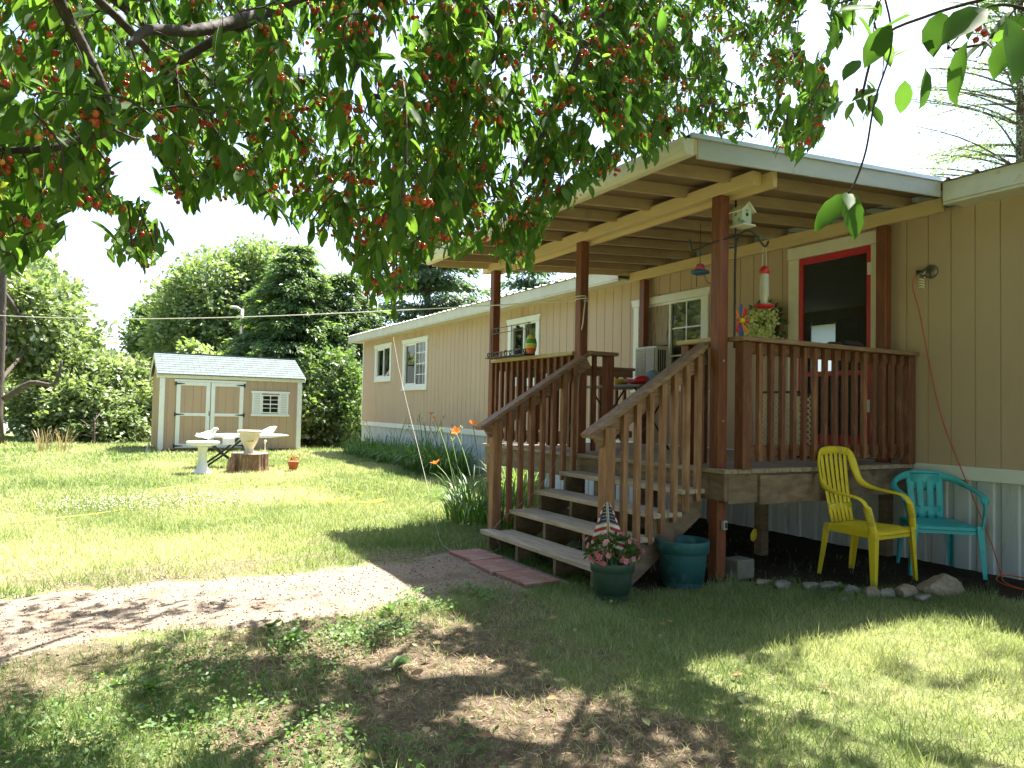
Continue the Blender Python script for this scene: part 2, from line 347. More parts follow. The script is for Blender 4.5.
g1 = _ramp(nt, N(3), [(.3, (.14, .19, .065)), (.52, (.22, .25, .10)), (.7, (.33, .30, .16))])
g2 = _ramp(nt, N(14), [(.3, (.10, .07, .045)), (.5, (.185, .14, .095)), (.7, (.29, .23, .165))])
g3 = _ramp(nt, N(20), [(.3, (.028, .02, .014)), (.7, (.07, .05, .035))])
at = nt.nodes.new('ShaderNodeAttribute'); at.attribute_name = 'tint'
f1 = _ramp(nt, at.outputs['Fac'], [(.25, (0, 0, 0)), (.8, (1, 1, 1))]); 
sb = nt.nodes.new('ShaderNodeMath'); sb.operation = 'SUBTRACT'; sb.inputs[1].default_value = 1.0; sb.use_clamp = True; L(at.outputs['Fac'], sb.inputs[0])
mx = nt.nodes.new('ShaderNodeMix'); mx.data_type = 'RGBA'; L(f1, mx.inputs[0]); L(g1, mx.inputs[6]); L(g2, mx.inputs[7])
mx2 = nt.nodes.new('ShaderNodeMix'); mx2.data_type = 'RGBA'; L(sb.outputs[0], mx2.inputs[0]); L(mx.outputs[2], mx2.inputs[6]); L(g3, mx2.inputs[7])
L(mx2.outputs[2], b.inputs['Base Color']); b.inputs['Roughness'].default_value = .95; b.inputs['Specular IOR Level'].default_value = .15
bp = nt.nodes.new('ShaderNodeBump'); bp.inputs['Strength'].default_value = .9; bp.inputs['Distance'].default_value = .03; L(N(45), bp.inputs['Height']); L(bp.outputs[0], b.inputs['Normal'])
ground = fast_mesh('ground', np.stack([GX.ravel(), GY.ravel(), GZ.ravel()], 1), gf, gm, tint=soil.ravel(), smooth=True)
tag(ground, kind='structure')

# gravel path
M['gravel'] = mat('gravel_dirt', (.31, .25, .195), (.22, .17, .13), c3=(.38, .32, .26), scale=34, rough=.95, bump=1.0, bscale=90, detail=9, spots=(3.5, .56, (.20, .145, .105)), spec=.1)
py = np.linspace(-7, 3.05, 260)
A = path_far(py); B = path_near(py); ts = np.linspace(0, 1, 26)
PX = A[:, None] * (1 - ts) + B[:, None] * ts; PY = np.repeat(py[:, None], 26, 1)
PZ = -.040 + .005 * vn(PX, PY, 6, 40) + .034 * np.minimum(1, 5 * np.sin(ts * math.pi))[None, :]
idx = np.arange(PX.size).reshape(PX.shape)
pf = np.stack([idx[:-1, :-1].ravel(), idx[:-1, 1:].ravel(), idx[1:, 1:].ravel(), idx[1:, :-1].ravel()], 1)
tag(fast_mesh('gravel_path', np.stack([PX.ravel(), PY.ravel(), PZ.ravel()], 1), pf, M['gravel'], smooth=True), kind='structure')
# loose pebbles
R = np.random.RandomState(3)
PV = np.array([(1, 0, 0), (0, 1, 0), (-1, 0, 0), (0, -1, 0), (0, 0, .7), (0, 0, -.7)]); PF = [np.array([(0, 1, 4), (1, 2, 4), (2, 3, 4), (3, 0, 4), (1, 0, 5), (2, 1, 5), (3, 2, 5), (0, 3, 5)])]
n = 9000; yy = R.uniform(-1.5, 3.05, n); tt = R.uniform(-.06, 1.05, n); xx = path_far(yy) * (1 - tt) + path_near(yy) * tt
sz = .003 + .008 * R.power(1.0, n) ** 4
V, Fs, _k = instance(PV, PF, np.stack([xx, yy, -.002 + sz * .2], 1), rnd_unit(R, n), np.array([(0, 0, 1.)]) + .3 * R.normal(size=(n, 3)), sz, sz * R.uniform(.6, 1, n), sz * .8)
M['pebble'] = mat('pebble_stone', (.3, .27, .24), (.4, .36, .3), scale=30, rough=.9, attr_stops=[(0, (.17, .135, .11)), (.5, (.30, .25, .20)), (1, (.46, .41, .36))])
tag(fast_mesh('pebbles', V, Fs, M['pebble'], tint=np.repeat(R.rand(n), 6)), 'small loose pebbles scattered over the gravel path', 'pebbles', kind='stuff')
# far driveway and hill
mb = MB(); mb.add([(-75, -6, .012), (-34, -7.5, .012), (-31, -3.2, .012), (-75, 4, .012)], [(0, 1, 2, 3)])
tag(mb.build('driveway', mat('driveway_dirt', (.40, .37, .33), (.34, .31, .27), scale=.6, rough=.9)), kind='structure')
R = np.random.RandomState(8); hx = np.linspace(-560, 900, 80); hr = np.linspace(0, 1, 14)
HX, HR = np.meshgrid(hx, hr, indexing='ij'); hh = 46 + 16 * vn(HX, HX * 0, .012, 51) + 4 * vn(HX, HX * 0, .06, 52)
V = np.stack([-620 - 260 * HR + 20 * vn(HX, HR * 60, .02, 53), HX * 1.0, hh * np.sin(HR * math.pi * .5) + 1.5 * vn(HX, HR * 200, .1, 54) * HR - 1], -1).reshape(-1, 3)
idx = np.arange(HX.size).reshape(HX.shape)
hf = np.stack([idx[:-1, :-1].ravel(), idx[:-1, 1:].ravel(), idx[1:, 1:].ravel(), idx[1:, :-1].ravel()], 1)
tag(fast_mesh('hills', V, hf, mat('forested_hill', (.07, .12, .12), (.10, .15, .13), scale=.05, rough=.95), smooth=True), kind='structure')

# ---------------------------------------------------------------- mobile home
WY = 6.4; XL, XR = -19.9, 3.0; DEEP = 4.3; ZS, ZT = .84, 3.10
home = thing('mobile_home', ((XL + XR) / 2, WY, 0), 'long tan mobile home with vertical grooved siding, white skirting and metal roof', 'house')
OPEN = dict(far_small=(-18.74, -17.70, 2.03, 2.81), far_big=(-16.66, -15.34, 1.78, 2.80), mid=(-11.38, -10.52, 1.78, 2.78), ac=(-7.80, -6.60, 1.64, 2.70), door=(-5.17, -4.34, .95, 2.91))
def wall_panel(mb, x0, x1, z0, z1, y=WY, g=.2, depth=.009, gw=.011):
    xs = []; k = math.ceil((x0 + gw) / g)
    pts = [(x0, y)]
    while k * g < x1 - gw:
        c = k * g; pts += [(c - gw / 2, y), (c - gw / 2 + .002, y + depth), (c + gw / 2 - .002, y + depth), (c + gw / 2, y)]; k += 1
    pts.append((x1, y)); n = len(pts)
    vs = [(px, py_, z0) for px, py_ in pts] + [(px, py_, z1) for px, py_ in pts]
    mb.add(vs, [(i, i + 1, n + i + 1, n + i) for i in range(n - 1)])
mb = MB(); cur = XL
for x0, x1, z0, z1 in sorted(OPEN.values()):
    wall_panel(mb, cur, x0, ZS, ZT); wall_panel(mb, x0, x1, ZS, z0); wall_panel(mb, x0, x1, z1, ZT); cur = x1
wall_panel(mb, cur, XR, ZS, ZT)
# end walls, back wall (with an open window behind the door), floor, ceiling
bw = (-8.40, -7.62, 1.95, 2.80)
for x in (XL, XR): mb.add([(x, WY, ZS), (x, WY + DEEP, ZS), (x, WY + DEEP, ZT), (x, WY, ZT)], [(0, 1, 2, 3)])
yb = WY + DEEP
for a in ((XL, bw[0], ZS, ZT), (bw[1], XR, ZS, ZT), (bw[0], bw[1], ZS, bw[2]), (bw[0], bw[1], bw[3], ZT)):
    mb.add([(a[0], yb, a[2]), (a[1], yb, a[2]), (a[1], yb, a[3]), (a[0], yb, a[3])], [(0, 1, 2, 3)])
o = mb.build('wall', M['siding'], home)
mb = MB(); yi = WY + .10
mb.add([(XL + .1, yi, ZS + .06), (XR - .1, yi, ZS + .06), (XR - .1, yb - .1, ZS + .06), (XL + .1, yb - .1, ZS + .06)], [(0, 1, 2, 3)])
mb.add([(XL + .1, yi, ZT - .06), (XR - .1, yi, ZT - .06), (XR - .1, yb - .1, ZT - .06), (XL + .1, yb - .1, ZT - .06)], [(3, 2, 1, 0)])
for a in ((XL + .1, bw[0], ZS, ZT), (bw[1], XR - .1, ZS, ZT), (bw[0], bw[1], ZS, bw[2]), (bw[0], bw[1], bw[3], ZT)):
    mb.add([(a[0], yb - .1, a[2]), (a[1], yb - .1, a[2]), (a[1], yb - .1, a[3]), (a[0], yb - .1, a[3])], [(0, 1, 2, 3)])
for x in (-19.7, -14.0, -9.7, -2.2): mb.add([(x, yi, ZS), (x, yb - .1, ZS), (x, yb - .1, ZT), (x, yi, ZT)], [(0, 1, 2, 3)])
mb.build('interior', M['interior'], home)
MB().box(bw[0] - .25, bw[0] + .14, yb - .2, yb - .18, 1.6, 2.86).build('curtain', M['bcurtain'], home)
MB().box(bw[1] - .16, bw[1] + .25, yb - .2, yb - .18, 1.6, 2.86).build('curtain', M['bcurtain'], home)
sheer = bpy.data.materials.new('sheer_curtain'); sheer.use_nodes = True; q_ = sheer.node_tree; ta = q_.nodes.new('ShaderNodeBsdfTranslucent'); ta.inputs[0].default_value = (.30, .36, .42, 1); q_.links.new(ta.outputs[0], q_.nodes['Material Output'].inputs[0])
mb = MB(); mb.add([(bw[0], yb - .12, bw[2]), (bw[1], yb - .12, bw[2]), (bw[1], yb - .12, bw[3]), (bw[0], yb - .12, bw[3])], [(0, 1, 2, 3)]); mb.build('sheer_curtain', sheer, home)
# ribbed skirting
pts = []; x = XL
while x < XR:
    for dx, dy in ((0, 0), (.10, 0), (.115, .012), (.155, .012), (.17, 0)): pts.append((x + dx, WY + .012 + dy))
    x += .19
n = len(pts); mb = MB(); mb.add([(a, b_, -.05) for a, b_ in pts] + [(a, b_, ZS - .10) for a, b_ in pts], [(i, i + 1, n + i + 1, n + i) for i in range(n - 1)])
for x in (XL, XR): mb.add([(x, WY, -.05), (x, yb, -.05), (x, yb, ZS), (x, WY, ZS)], [(0, 1, 2, 3)])
mb.add([(XL, yb, -.05), (XR, yb, -.05), (XR, yb, ZS), (XL, yb, ZS)], [(0, 1, 2, 3)])
mb.build('skirting', M['skirt'], home)
MB().box(XL - .012, XR, WY - .018, WY + .01, ZS - .10, ZS + .012).build('skirt_trim', M['white'], home, bevel=.004)
MB().box(XL - .014, XL + .05, WY - .014, WY + .06, ZS + .013, ZT).build('corner_trim', M['white'], home)
# eaves
def eave(x0, x1):
    mb = MB(); mb.box(x0, x1, 6.08, 6.10, 3.07, 3.235); mb.box(x0, x1, 6.10, WY + .02, 3.07, 3.085); mb.box(x0, x1, 6.085, 6.14, 3.045, 3.069); return mb
eave(XL - .45, -7.89).build('eave_fascia', M['fascia'], home, bevel=.004); eave(-3.49, XR + .3).build('eave_fascia', M['fascia'], home, bevel=.004)
mb = MB(); mb.box(XL - .45, XL - .43, 6.08, yb + .3, 3.07, 3.235); mb.build('rake_trim', M['fascia'], home)
pts = []; x = XL - .47
while x < XR + .3:
    for dx, dz in ((0, 0), (.045, 0), (.06, .022), (.08, .022), (.095, 0)): pts.append((x + dx, dz))
    x += .228
n = len(pts); ym = WY + DEEP / 2
rows = [(6.05, 3.237), (ym, 3.237 + (ym - 6.05) * .10), (yb + .3, 3.237)]
mb = MB(); mb.v = [(a, ry, rz + dz) for ry, rz in rows for a, dz in pts]; mb.f = [(r * n + i, r * n + i + 1, (r + 1) * n + i + 1, (r + 1) * n + i) for r in range(2) for i in range(n - 1)]; mb.mi = [0] * len(mb.f)
mb.build('roof', M['roofmetal'], home)

def window(key, trim=.11, sash='slide', grid=None, sill=True):
    x0, x1, z0, z1 = OPEN[key]
    mb = MB(); y = WY
    mb.box(x0 - trim, x0, y - .022, y + .02, z0 - trim * .8, z1); mb.box(x1, x1 + trim, y - .022, y + .02, z0 - trim * .8, z1)
    mb.box(x0, x1, y - .022, y + .02, z0 - trim * .8, z0)
    fr = mb.build('window', M['white'], home, bevel=.003)
    mb = MB(); mb.prism([(x0 - trim - .01, z1 + .001), (x1 + trim + .01, z1 + .001), (x1 + trim + .05, z1 + trim * .9), (x0 - trim - .05, z1 + trim * .9)], 'y', y - .035, y + .02)
    mb.build('head_trim', M['white'], fr, bevel=.003)
    MB().box(x0 - trim - .03, x1 + trim + .03, y - .04, y + .02, z0 - trim * .8 - .025, z0 - trim * .8 - .001).build('sill', M['white'], fr, bevel=.003)
    f = .028; mb = MB()
    mb.box(x0, x0 + f, y - .004, y + .07, z0, z1); mb.box(x1 - f, x1, y - .004, y + .07, z0, z1); mb.box(x0 + f, x1 - f, y - .004, y + .07, z0, z0 + f); mb.box(x0 + f, x1 - f, y - .004, y + .07, z1 - f, z1)
    xm = (x0 + x1) / 2; mb.box(xm - .02, xm + .02, y + .0, y + .06, z0 + f, z1 - f)
    mb.box(x0 + f, xm - .02, y + .012, y + .045, z0 + f, z0 + 2 * f); mb.box(x0 + f, xm - .02, y + .012, y + .045, z1 - 2 * f, z1 - f)
    if grid:
        gx0, gx1 = grid[0]
        for k in range(1, grid[1]): c = gx0 + (gx1 - gx0) * k / grid[1]; mb.box(c - .009, c + .009, y + .022, y + .034, z0 + f, z1 - f)
        for k in range(1, grid[2]): c = z0 + (z1 - z0) * k / grid[2]; mb.box(gx0, gx1, y + .021, y + .035, c - .009, c + .009)
    mb.build('sash', M['vinyl'], fr)
    MB().add([(x0 + .01, y + .028, z0 + .01), (x1 - .01, y + .028, z0 + .01), (x1 - .01, y + .028, z1 - .01), (x0 + .01, y + .028, z1 - .01)], [(0, 1, 2, 3)]).build('pane', M['glass'], fr)
    return fr, (x0, x1, z0, z1)
def drape(parent, x0, x1, z0, z1, y, m, fold=.06):
    n = int((x1 - x0) / .012); pts = [(x0 + (x1 - x0) * i / n, y + .022 * math.sin(i * 2 * math.pi * .012 / fold) + .008 * math.sin(i * .31)) for i in range(n + 1)]
    mb = MB(); mb.add([(a, b_, z0) for a, b_ in pts] + [(a, b_, z1) for a, b_ in pts], [(i, i + 1, n + 2 + i, n + 1 + i) for i in range(n)])
    return mb.build('curtain', m, parent)
fr, b_ = window('far_small'); drape(fr, b_[0], b_[0] + .35, b_[2], b_[3], WY + .2, M['curtain'])
fr, b_ = window('far_big', grid=((-16.0, -15.36), 3, 4)); drape(fr, -15.95, -15.36, b_[2], b_[3], WY + .2, M['curtain'])
fr, b_ = window('mid'); drape(fr, b_[0], b_[0] + .42, b_[2], b_[3], WY + .2, M['curtain'])
x0, x1, z0, z1 = OPEN['ac']; fr, b_ = window('ac', grid=((-7.2, -6.62), 2, 3))
drape(fr, -6.85, -6.6, z0, z1, WY + .22, M['curtain'])
MB().box(x0 + .03, -7.22, WY - .012, WY + .009, 2.14, z1 - .03).build('filler_panel', M['stainply'], fr)

# front door: white casing, red screen door
x0, x1, z0, z1 = OPEN['door']
mb = MB(); t = .13
mb.box(x0 - t, x0, WY - .03, WY + .03, ZS + .02, z1); mb.box(x1, x1 + t, WY - .03, WY + .03, ZS + .02, z1); mb.box(x0 - t - .01, x1 + t + .01, WY - .034, WY + .03, z1 + .001, z1 + t)
dr = mb.build('door', M['cream'], home, bevel=.004)
mb = MB(); f = .05
mb.box(x0 + .002, x0 + f, WY - .02, WY + .01, z0, z1 - .002); mb.box(x1 - f, x1 - .002, WY - .02, WY + .01, z0, z1 - .002)
for a, b_ in ((z1 - .07, z1 - .002), (z0, z0 + .12), (1.66, 1.71)): mb.box(x0 + f, x1 - f, WY - .02, WY + .01, a, b_)
mb.build('screen_frame', M['red'], dr, bevel=.003)
scr = bpy.data.materials.new('insect_screen'); scr.use_nodes = True; nt2 = scr.node_tree; tr = nt2.nodes.new('ShaderNodeBsdfTransparent'); df = nt2.nodes.new('ShaderNodeBsdfDiffuse'); df.inputs[0].default_value = (.09, .088, .08, 1)
ms = nt2.nodes.new('ShaderNodeMixShader'); ms.inputs[0].default_value = .42; nt2.links.new(tr.outputs[0], ms.inputs[1]); nt2.links.new(df.outputs[0], ms.inputs[2]); nt2.links.new(ms.outputs[0], nt2.nodes['Material Output'].inputs[0])
MB().add([(x0 + f, WY, z0 + .1), (x1 - f, WY, z0 + .1), (x1 - f, WY, z1 - .05), (x0 + f, WY, z1 - .05)], [(0, 1, 2, 3)]).build('insect_screen', scr, dr)
for z in (2.62, 1.30): MB().box(x1 - .035, x1 + .012, WY - .034, WY - .0205, z, z + .12).build('hinge', M['plasticw'], dr, bevel=.003)
MB().box(x0 - .02, x1 + .02, WY - .05, WY + .05, ZS + .03, z0 - .002).build('threshold', M['vinyl'], dr, bevel=.003)
MB().box(-5.42, -5.375, WY - .02, WY + .004, 2.02, 2.14).build('doorbell', M['plasticw'], home, bevel=.004)

# ---------------------------------------------------------------- porch
PL, PR, PY0 = -7.82, -3.94, 4.06      # deck footprint; front edge y
DZ = .84
porch = thing('covered_porch', (-5.9, 5.2, 0), 'raised wooden porch with red-brown posts, cream beams, flat roof and front steps', 'porch')
def rz_(y): return 3.04 + (y - 3.3) * .0714     # roof sheet underside
rx0, rx1 = -7.88, -3.5
def slab(mb, x0, x1, y0, y1, h0, h1, zf=rz_):
    mb.add([(x0, y0, zf(y0) + h0), (x1, y0, zf(y0) + h0), (x1, y1, zf(y1) + h0), (x0, y1, zf(y1) + h0), (x0, y0, zf(y0) + h1), (x1, y0, zf(y0) + h1), (x1, y1, zf(y1) + h1), (x0, y1, zf(y1) + h1)],
           [(0, 3, 2, 1), (4, 5, 6, 7), (0, 1, 5, 4), (1, 2, 6, 5), (2, 3, 7, 6), (3, 0, 4, 7)])
    return mb
slab(MB(), rx0 + .02, rx1 - .02, 3.32, 6.38, 0, .015).build('roof_deck', M['ply'], porch)
rf = slab(MB(), rx0 - .01, rx1 + .005, 3.26, 6.42, .0175, .027).build('roofing', M['shingle'], porch)
slab(MB(), rx1 + .005, rx1 + .022, 3.26, 6.09, .002, .032).build('drip_edge', M['drip'], rf)
slab(MB(), rx1 - .018, rx1, 3.335, 6.075, -.125, .0145).build('fascia_board', mat('fascia_paint', (.48, .47, .45), (.40, .39, .38), scale=5, rough=.6, stretch=(2, .5, 2), spots=(6, .66, (.38, .36, .32))), porch, bevel=.003)
slab(MB(), rx0, rx0 + .018, 3.335, 6.38, -.125, .0145).build('fascia_board', M['paint'], porch, bevel=.003)
slab(MB(), rx0, rx1, 3.30, 3.333, -.10, .0145).build('fascia_board', M['paint'], porch, bevel=.003)
mb = MB(); mb.prism([(3.205, 2.985), (3.215, 2.945), (3.245, 2.93), (3.2975, 2.93), (3.2975, 3.045), (3.288, 3.045), (3.288, 2.94), (3.25, 2.94), (3.225, 2.952), (3.214, 2.99), (3.209, 3.035), (3.2, 3.035)], 'x', rx0, rx1)
for x in (rx0, rx1): mb.prism([(3.21, 2.985), (3.22, 2.946), (3.245, 2.931), (3.297, 2.931), (3.297, 3.04), (3.21, 3.03)], 'x', x - .003, x + .003)
mb.build('gutter', mat('gutter_metal', (.72, .68, .56), (.62, .58, .47), scale=4, rough=.45, stretch=(1, 3, 3), spots=(9, .66, (.40, .34, .24))), porch)
k = 0; x = rx0 + .25
while x < rx1 - .1:
    slab(MB(), x - .019, x + .019, 3.335, 6.375, -.092, -.0005).build('rafter', M['rafter'], porch, bevel=.003); x += .46
# beams
mb = MB(); mb.box(-8.02, -3.71, 4.075, 4.165, 2.935, 3.035); mb.build('beam', M['paint'], porch, bevel=.004)
MB().box(-7.93, -3.60, 4.167, 4.205, 2.90, 3.02).build('beam', M['paint'], porch, bevel=.004)
MB().box(-7.86, -3.60, 6.255, 6.295, 3.04, 3.165).build('beam', M['paint'], porch, bevel=.004)
# posts
PW = .095
for x, y, z1 in ((-4.07, 4.12, 2.933), (-5.92, 4.12, 2.933), (-7.75, 4.12, 2.933)):
    MB().box(x - PW / 2, x + PW / 2, y - PW / 2, y + PW / 2, 0.0, z1).build('post', M['post'], porch, bevel=.005)
for z in (1.66, 1.20, .76, .70):
    MB().prism([(4.12 + .008 * math.cos(a), z + .008 * math.sin(a)) for a in np.linspace(0, 6.283, 9)[:-1]], 'x', -4.023, -4.017).build('bolt', M['roofmetal'], porch)
for x in (-7.60, -4.165): MB().box(x - .05, x + .05, 6.262, 6.352, DZ, 3.038).build('post', M['post'], porch, bevel=.005)
# deck boards (run along the house) and rim
mb = MB(); y = PY0 - .03; k = 0
while y < WY - .06:
    mb.box(PL - .02, PR + .03, y, min(y + .137, WY - .03), DZ - .034, DZ + .0008 * ((k * 7) % 3)); y += .143; k += 1
mb.build('deck_boards', M['woodx'], porch, bevel=.004)
MB().box(PL, PR, PY0, PY0 + .038, .60, DZ - .036).build('rim_board', M['rim'], porch, bevel=.004)
MB().box(PR - .038, PR, PY0 + .04, WY - .03, .58, DZ - .036).build('rim_board', M['rim'], porch, bevel=.004)
MB().box(PR + .001, PR + .03, PY0 + .35, PY0 + 1.4, .565, DZ - .05).build('rim_board', M['rim'], porch, bevel=.004)
MB().box(PL, PL + .038, PY0 + .04, WY - .03, .60, DZ - .036).build('rim_board', M['rim'], porch, bevel=.004)
for k in range(9):
    x = PL + .4 + k * .41; MB().box(x, x + .038, PY0 + .04, WY - .05, .62, DZ - .037).build('joist', M['rim'], porch)
for x, y in ((-7.6, 5.6), (-6.2, 5.2), (-4.6, 5.2), (-4.1, 6.25), (-6.2, 6.2)):
    MB().box(x - .045, x + .045, y - .045, y + .045, 0, .62).build('support', M['rim'], porch, bevel=.004)
# railings
HC = 1.81
def bal(x, y, z0, z1, m, s=.040):
    MB().box(x - s / 2, x + s / 2, y - s / 2, y + s / 2, z0, z1).build('baluster', m, porch, bevel=.003)
Rn = random.Random(4)
# front left rail
MB().box(-7.70, -5.97, 4.05, 4.19, HC, HC + .036).build('rail_cap', M['capx'], porch, bevel=.004)
MB().box(-7.70, -5.97, 4.115, 4.15, HC - .09, HC - .001).build('rail', mat('rail_x', (.24, .10, .05), (.16, .06, .03), scale=4, stretch=(.8, 6, 6), rough=.6, bump=.2), porch, bevel=.003)
MB().box(-7.70, -5.97, 4.115, 4.15, DZ + .07, DZ + .15).build('rail', MATS['rail_x'], porch, bevel=.003)
for i in range(13): bal(-7.62 + i * .13, 4.096, DZ + .05, HC - .005, M['redv'])
# left side rail
MB().box(PL - .02, PL + .12, 4.18, 6.26, HC, HC + .036).build('rail_cap', mat('cap_y', (.34, .20, .11), (.24, .12, .06), scale=4, stretch=(9, .8, 9), rough=.7, bump=.3), porch, bevel=.004)
for z in (HC - .09, DZ + .07): MB().box(PL + .03, PL + .065, 4.18, 6.26, z, z + .088).build('rail', MATS['cap_y'], porch, bevel=.003)
for i in range(15): bal(PL + .012, 4.27 + i * .135, DZ + .05, HC - .005, M['redv'])
# short rail and newel left of the steps
MB().box(-5.99, -5.80, 4.165, 4.50, HC, HC + .036).build('rail_cap', MATS['cap_y'] if 0 else M['woody'], porch, bevel=.004)
MB().box(-5.935, -5.845, 4.39, 4.48, DZ, HC - .001).build('newel_post', M['post'], porch, bevel=.005)
bal(-5.90, 4.27, DZ + .02, HC - .005, M['redv'])
# short rail and newel right of the steps
MB().box(-4.53, -4.12, 4.10, 4.235, HC, HC + .036).build('rail_cap', M['capx'], porch, bevel=.004)
MB().box(-4.50, -4.41, 4.125, 4.215, DZ, HC - .001).build('newel_post', M['post'], porch, bevel=.005)
bal(-4.27, 4.17, DZ + .02, HC - .005, M['redv'])
# right side rail
MB().box(PR - .10, PR + .07, 4.175, 6.39, HC, HC + .036).build('rail_cap', M['woody'], porch, bevel=.004)
MB().box(PR - .045, PR + .045, 4.20, 4.29, DZ, HC - .001).build('newel_post', M['redv'], porch, bevel=.005)
MB().box(PR - .045, PR + .045, 6.28, 6.37, DZ, HC - .001).build('newel_post', M['redv'], porch, bevel=.005)
mred = mat('rail_y', (.24, .10, .05), (.15, .06, .03), c3=(.30, .17, .09), scale=4, stretch=(6, .8, 6), rough=.65, bump=.3)
for z in (HC - .09, DZ + .09): MB().box(PR - .035, PR, 4.295, 6.275, z, z + .088).build('rail', mred, porch, bevel=.003)
for i in range(15): bal(PR + .0195 + Rn.uniform(0, .004), 4.395 + i * .127, DZ + .06 + Rn.uniform(-.008, .008), HC - .006, M['redv'] if i % 5 else M['woodv'])
# steps
RUN, RISE = .268, .168
SX0, SX1 = -5.83, -4.14
for i in range(4):
    y = 3.02 + i * RUN; z = RISE * (i + 1) + (.005 if i else 0)
    mb = MB(); mb.box(SX0 - (.05 if i == 0 else 0), SX1 + (.03 if i == 0 else 0), y, y + .135, z - .038, z); mb.box(SX0 + (.06 if i == 0 else .0), SX1, y + .142, y + .278, z - .037, z - .001)
    mb.build('step', mat('worn_tread', (.56, .47, .38), (.44, .35, .27), c3=(.30, .22, .16), scale=4, stretch=(.8, 9, 9), rough=.8, bump=.5, bscale=10, bstretch=(1, 14, 14)), porch, bevel=.005)
for x in (SX0 + .06, (SX0 + SX1) / 2 - .28, (SX0 + SX1) / 2 + .30, SX1 - .06):
    poly = [(3.10, 0)]
    for i in range(4): poly += [(3.05 + i * RUN, RISE * i + (0 if i == 0 else -.038)), (3.05 + i * RUN, RISE * (i + 1) - .039)]
    poly += [(PY0 - .002, RISE * 4 - .039), (PY0 - .002, .46), (3.40, .0)]
    MB().prism(poly[1:], 'x', x - .019, x + .019).build('stringer', M['rim'], porch)
slope = RISE / RUN
def stair_rail(x, mtop, m, side):
    y0, z0, y1, z1 = 2.98, 1.075, 4.20 if side < 0 else 4.11, 1.84 if side < 0 else 1.80
    s = (z1 - z0) / (y1 - y0)
    MB().beam((x, y0, z0), (x, y1, z1), .13, .036).build('rail_cap', M['woody'], porch, bevel=.004)
    MB().beam((x + .0, y0 + .08, z0 + .08 * s - .085), (x, y1 - .02, z1 - .02 * s - .085), .036, .12).build('rail', M['woody'], porch, bevel=.003)
    xn = x
    MB().box(xn - .045, xn + .045, 3.12, 3.21, .02 if side > 0 else .06, z0 + (3.12 - y0) * s - .024).build('newel_post', M['stairv'], porch, bevel=.005)
    n = 7
    for i in range(n):
        y = 3.29 + i * .118; zt = z0 + (y - y0) * s - .03
        zb = max(.10, .07 + (y - 3.10) * slope - (.05 if side > 0 else -.03))
        MB().box(x + .019, x + .062, y - .022, y + .022, zb, zt).build('baluster', m, porch, bevel=.003)
stair_rail(-5.885, None, M['woodv'], -1)
stair_rail(-4.20, None, M['stairv'], 1)

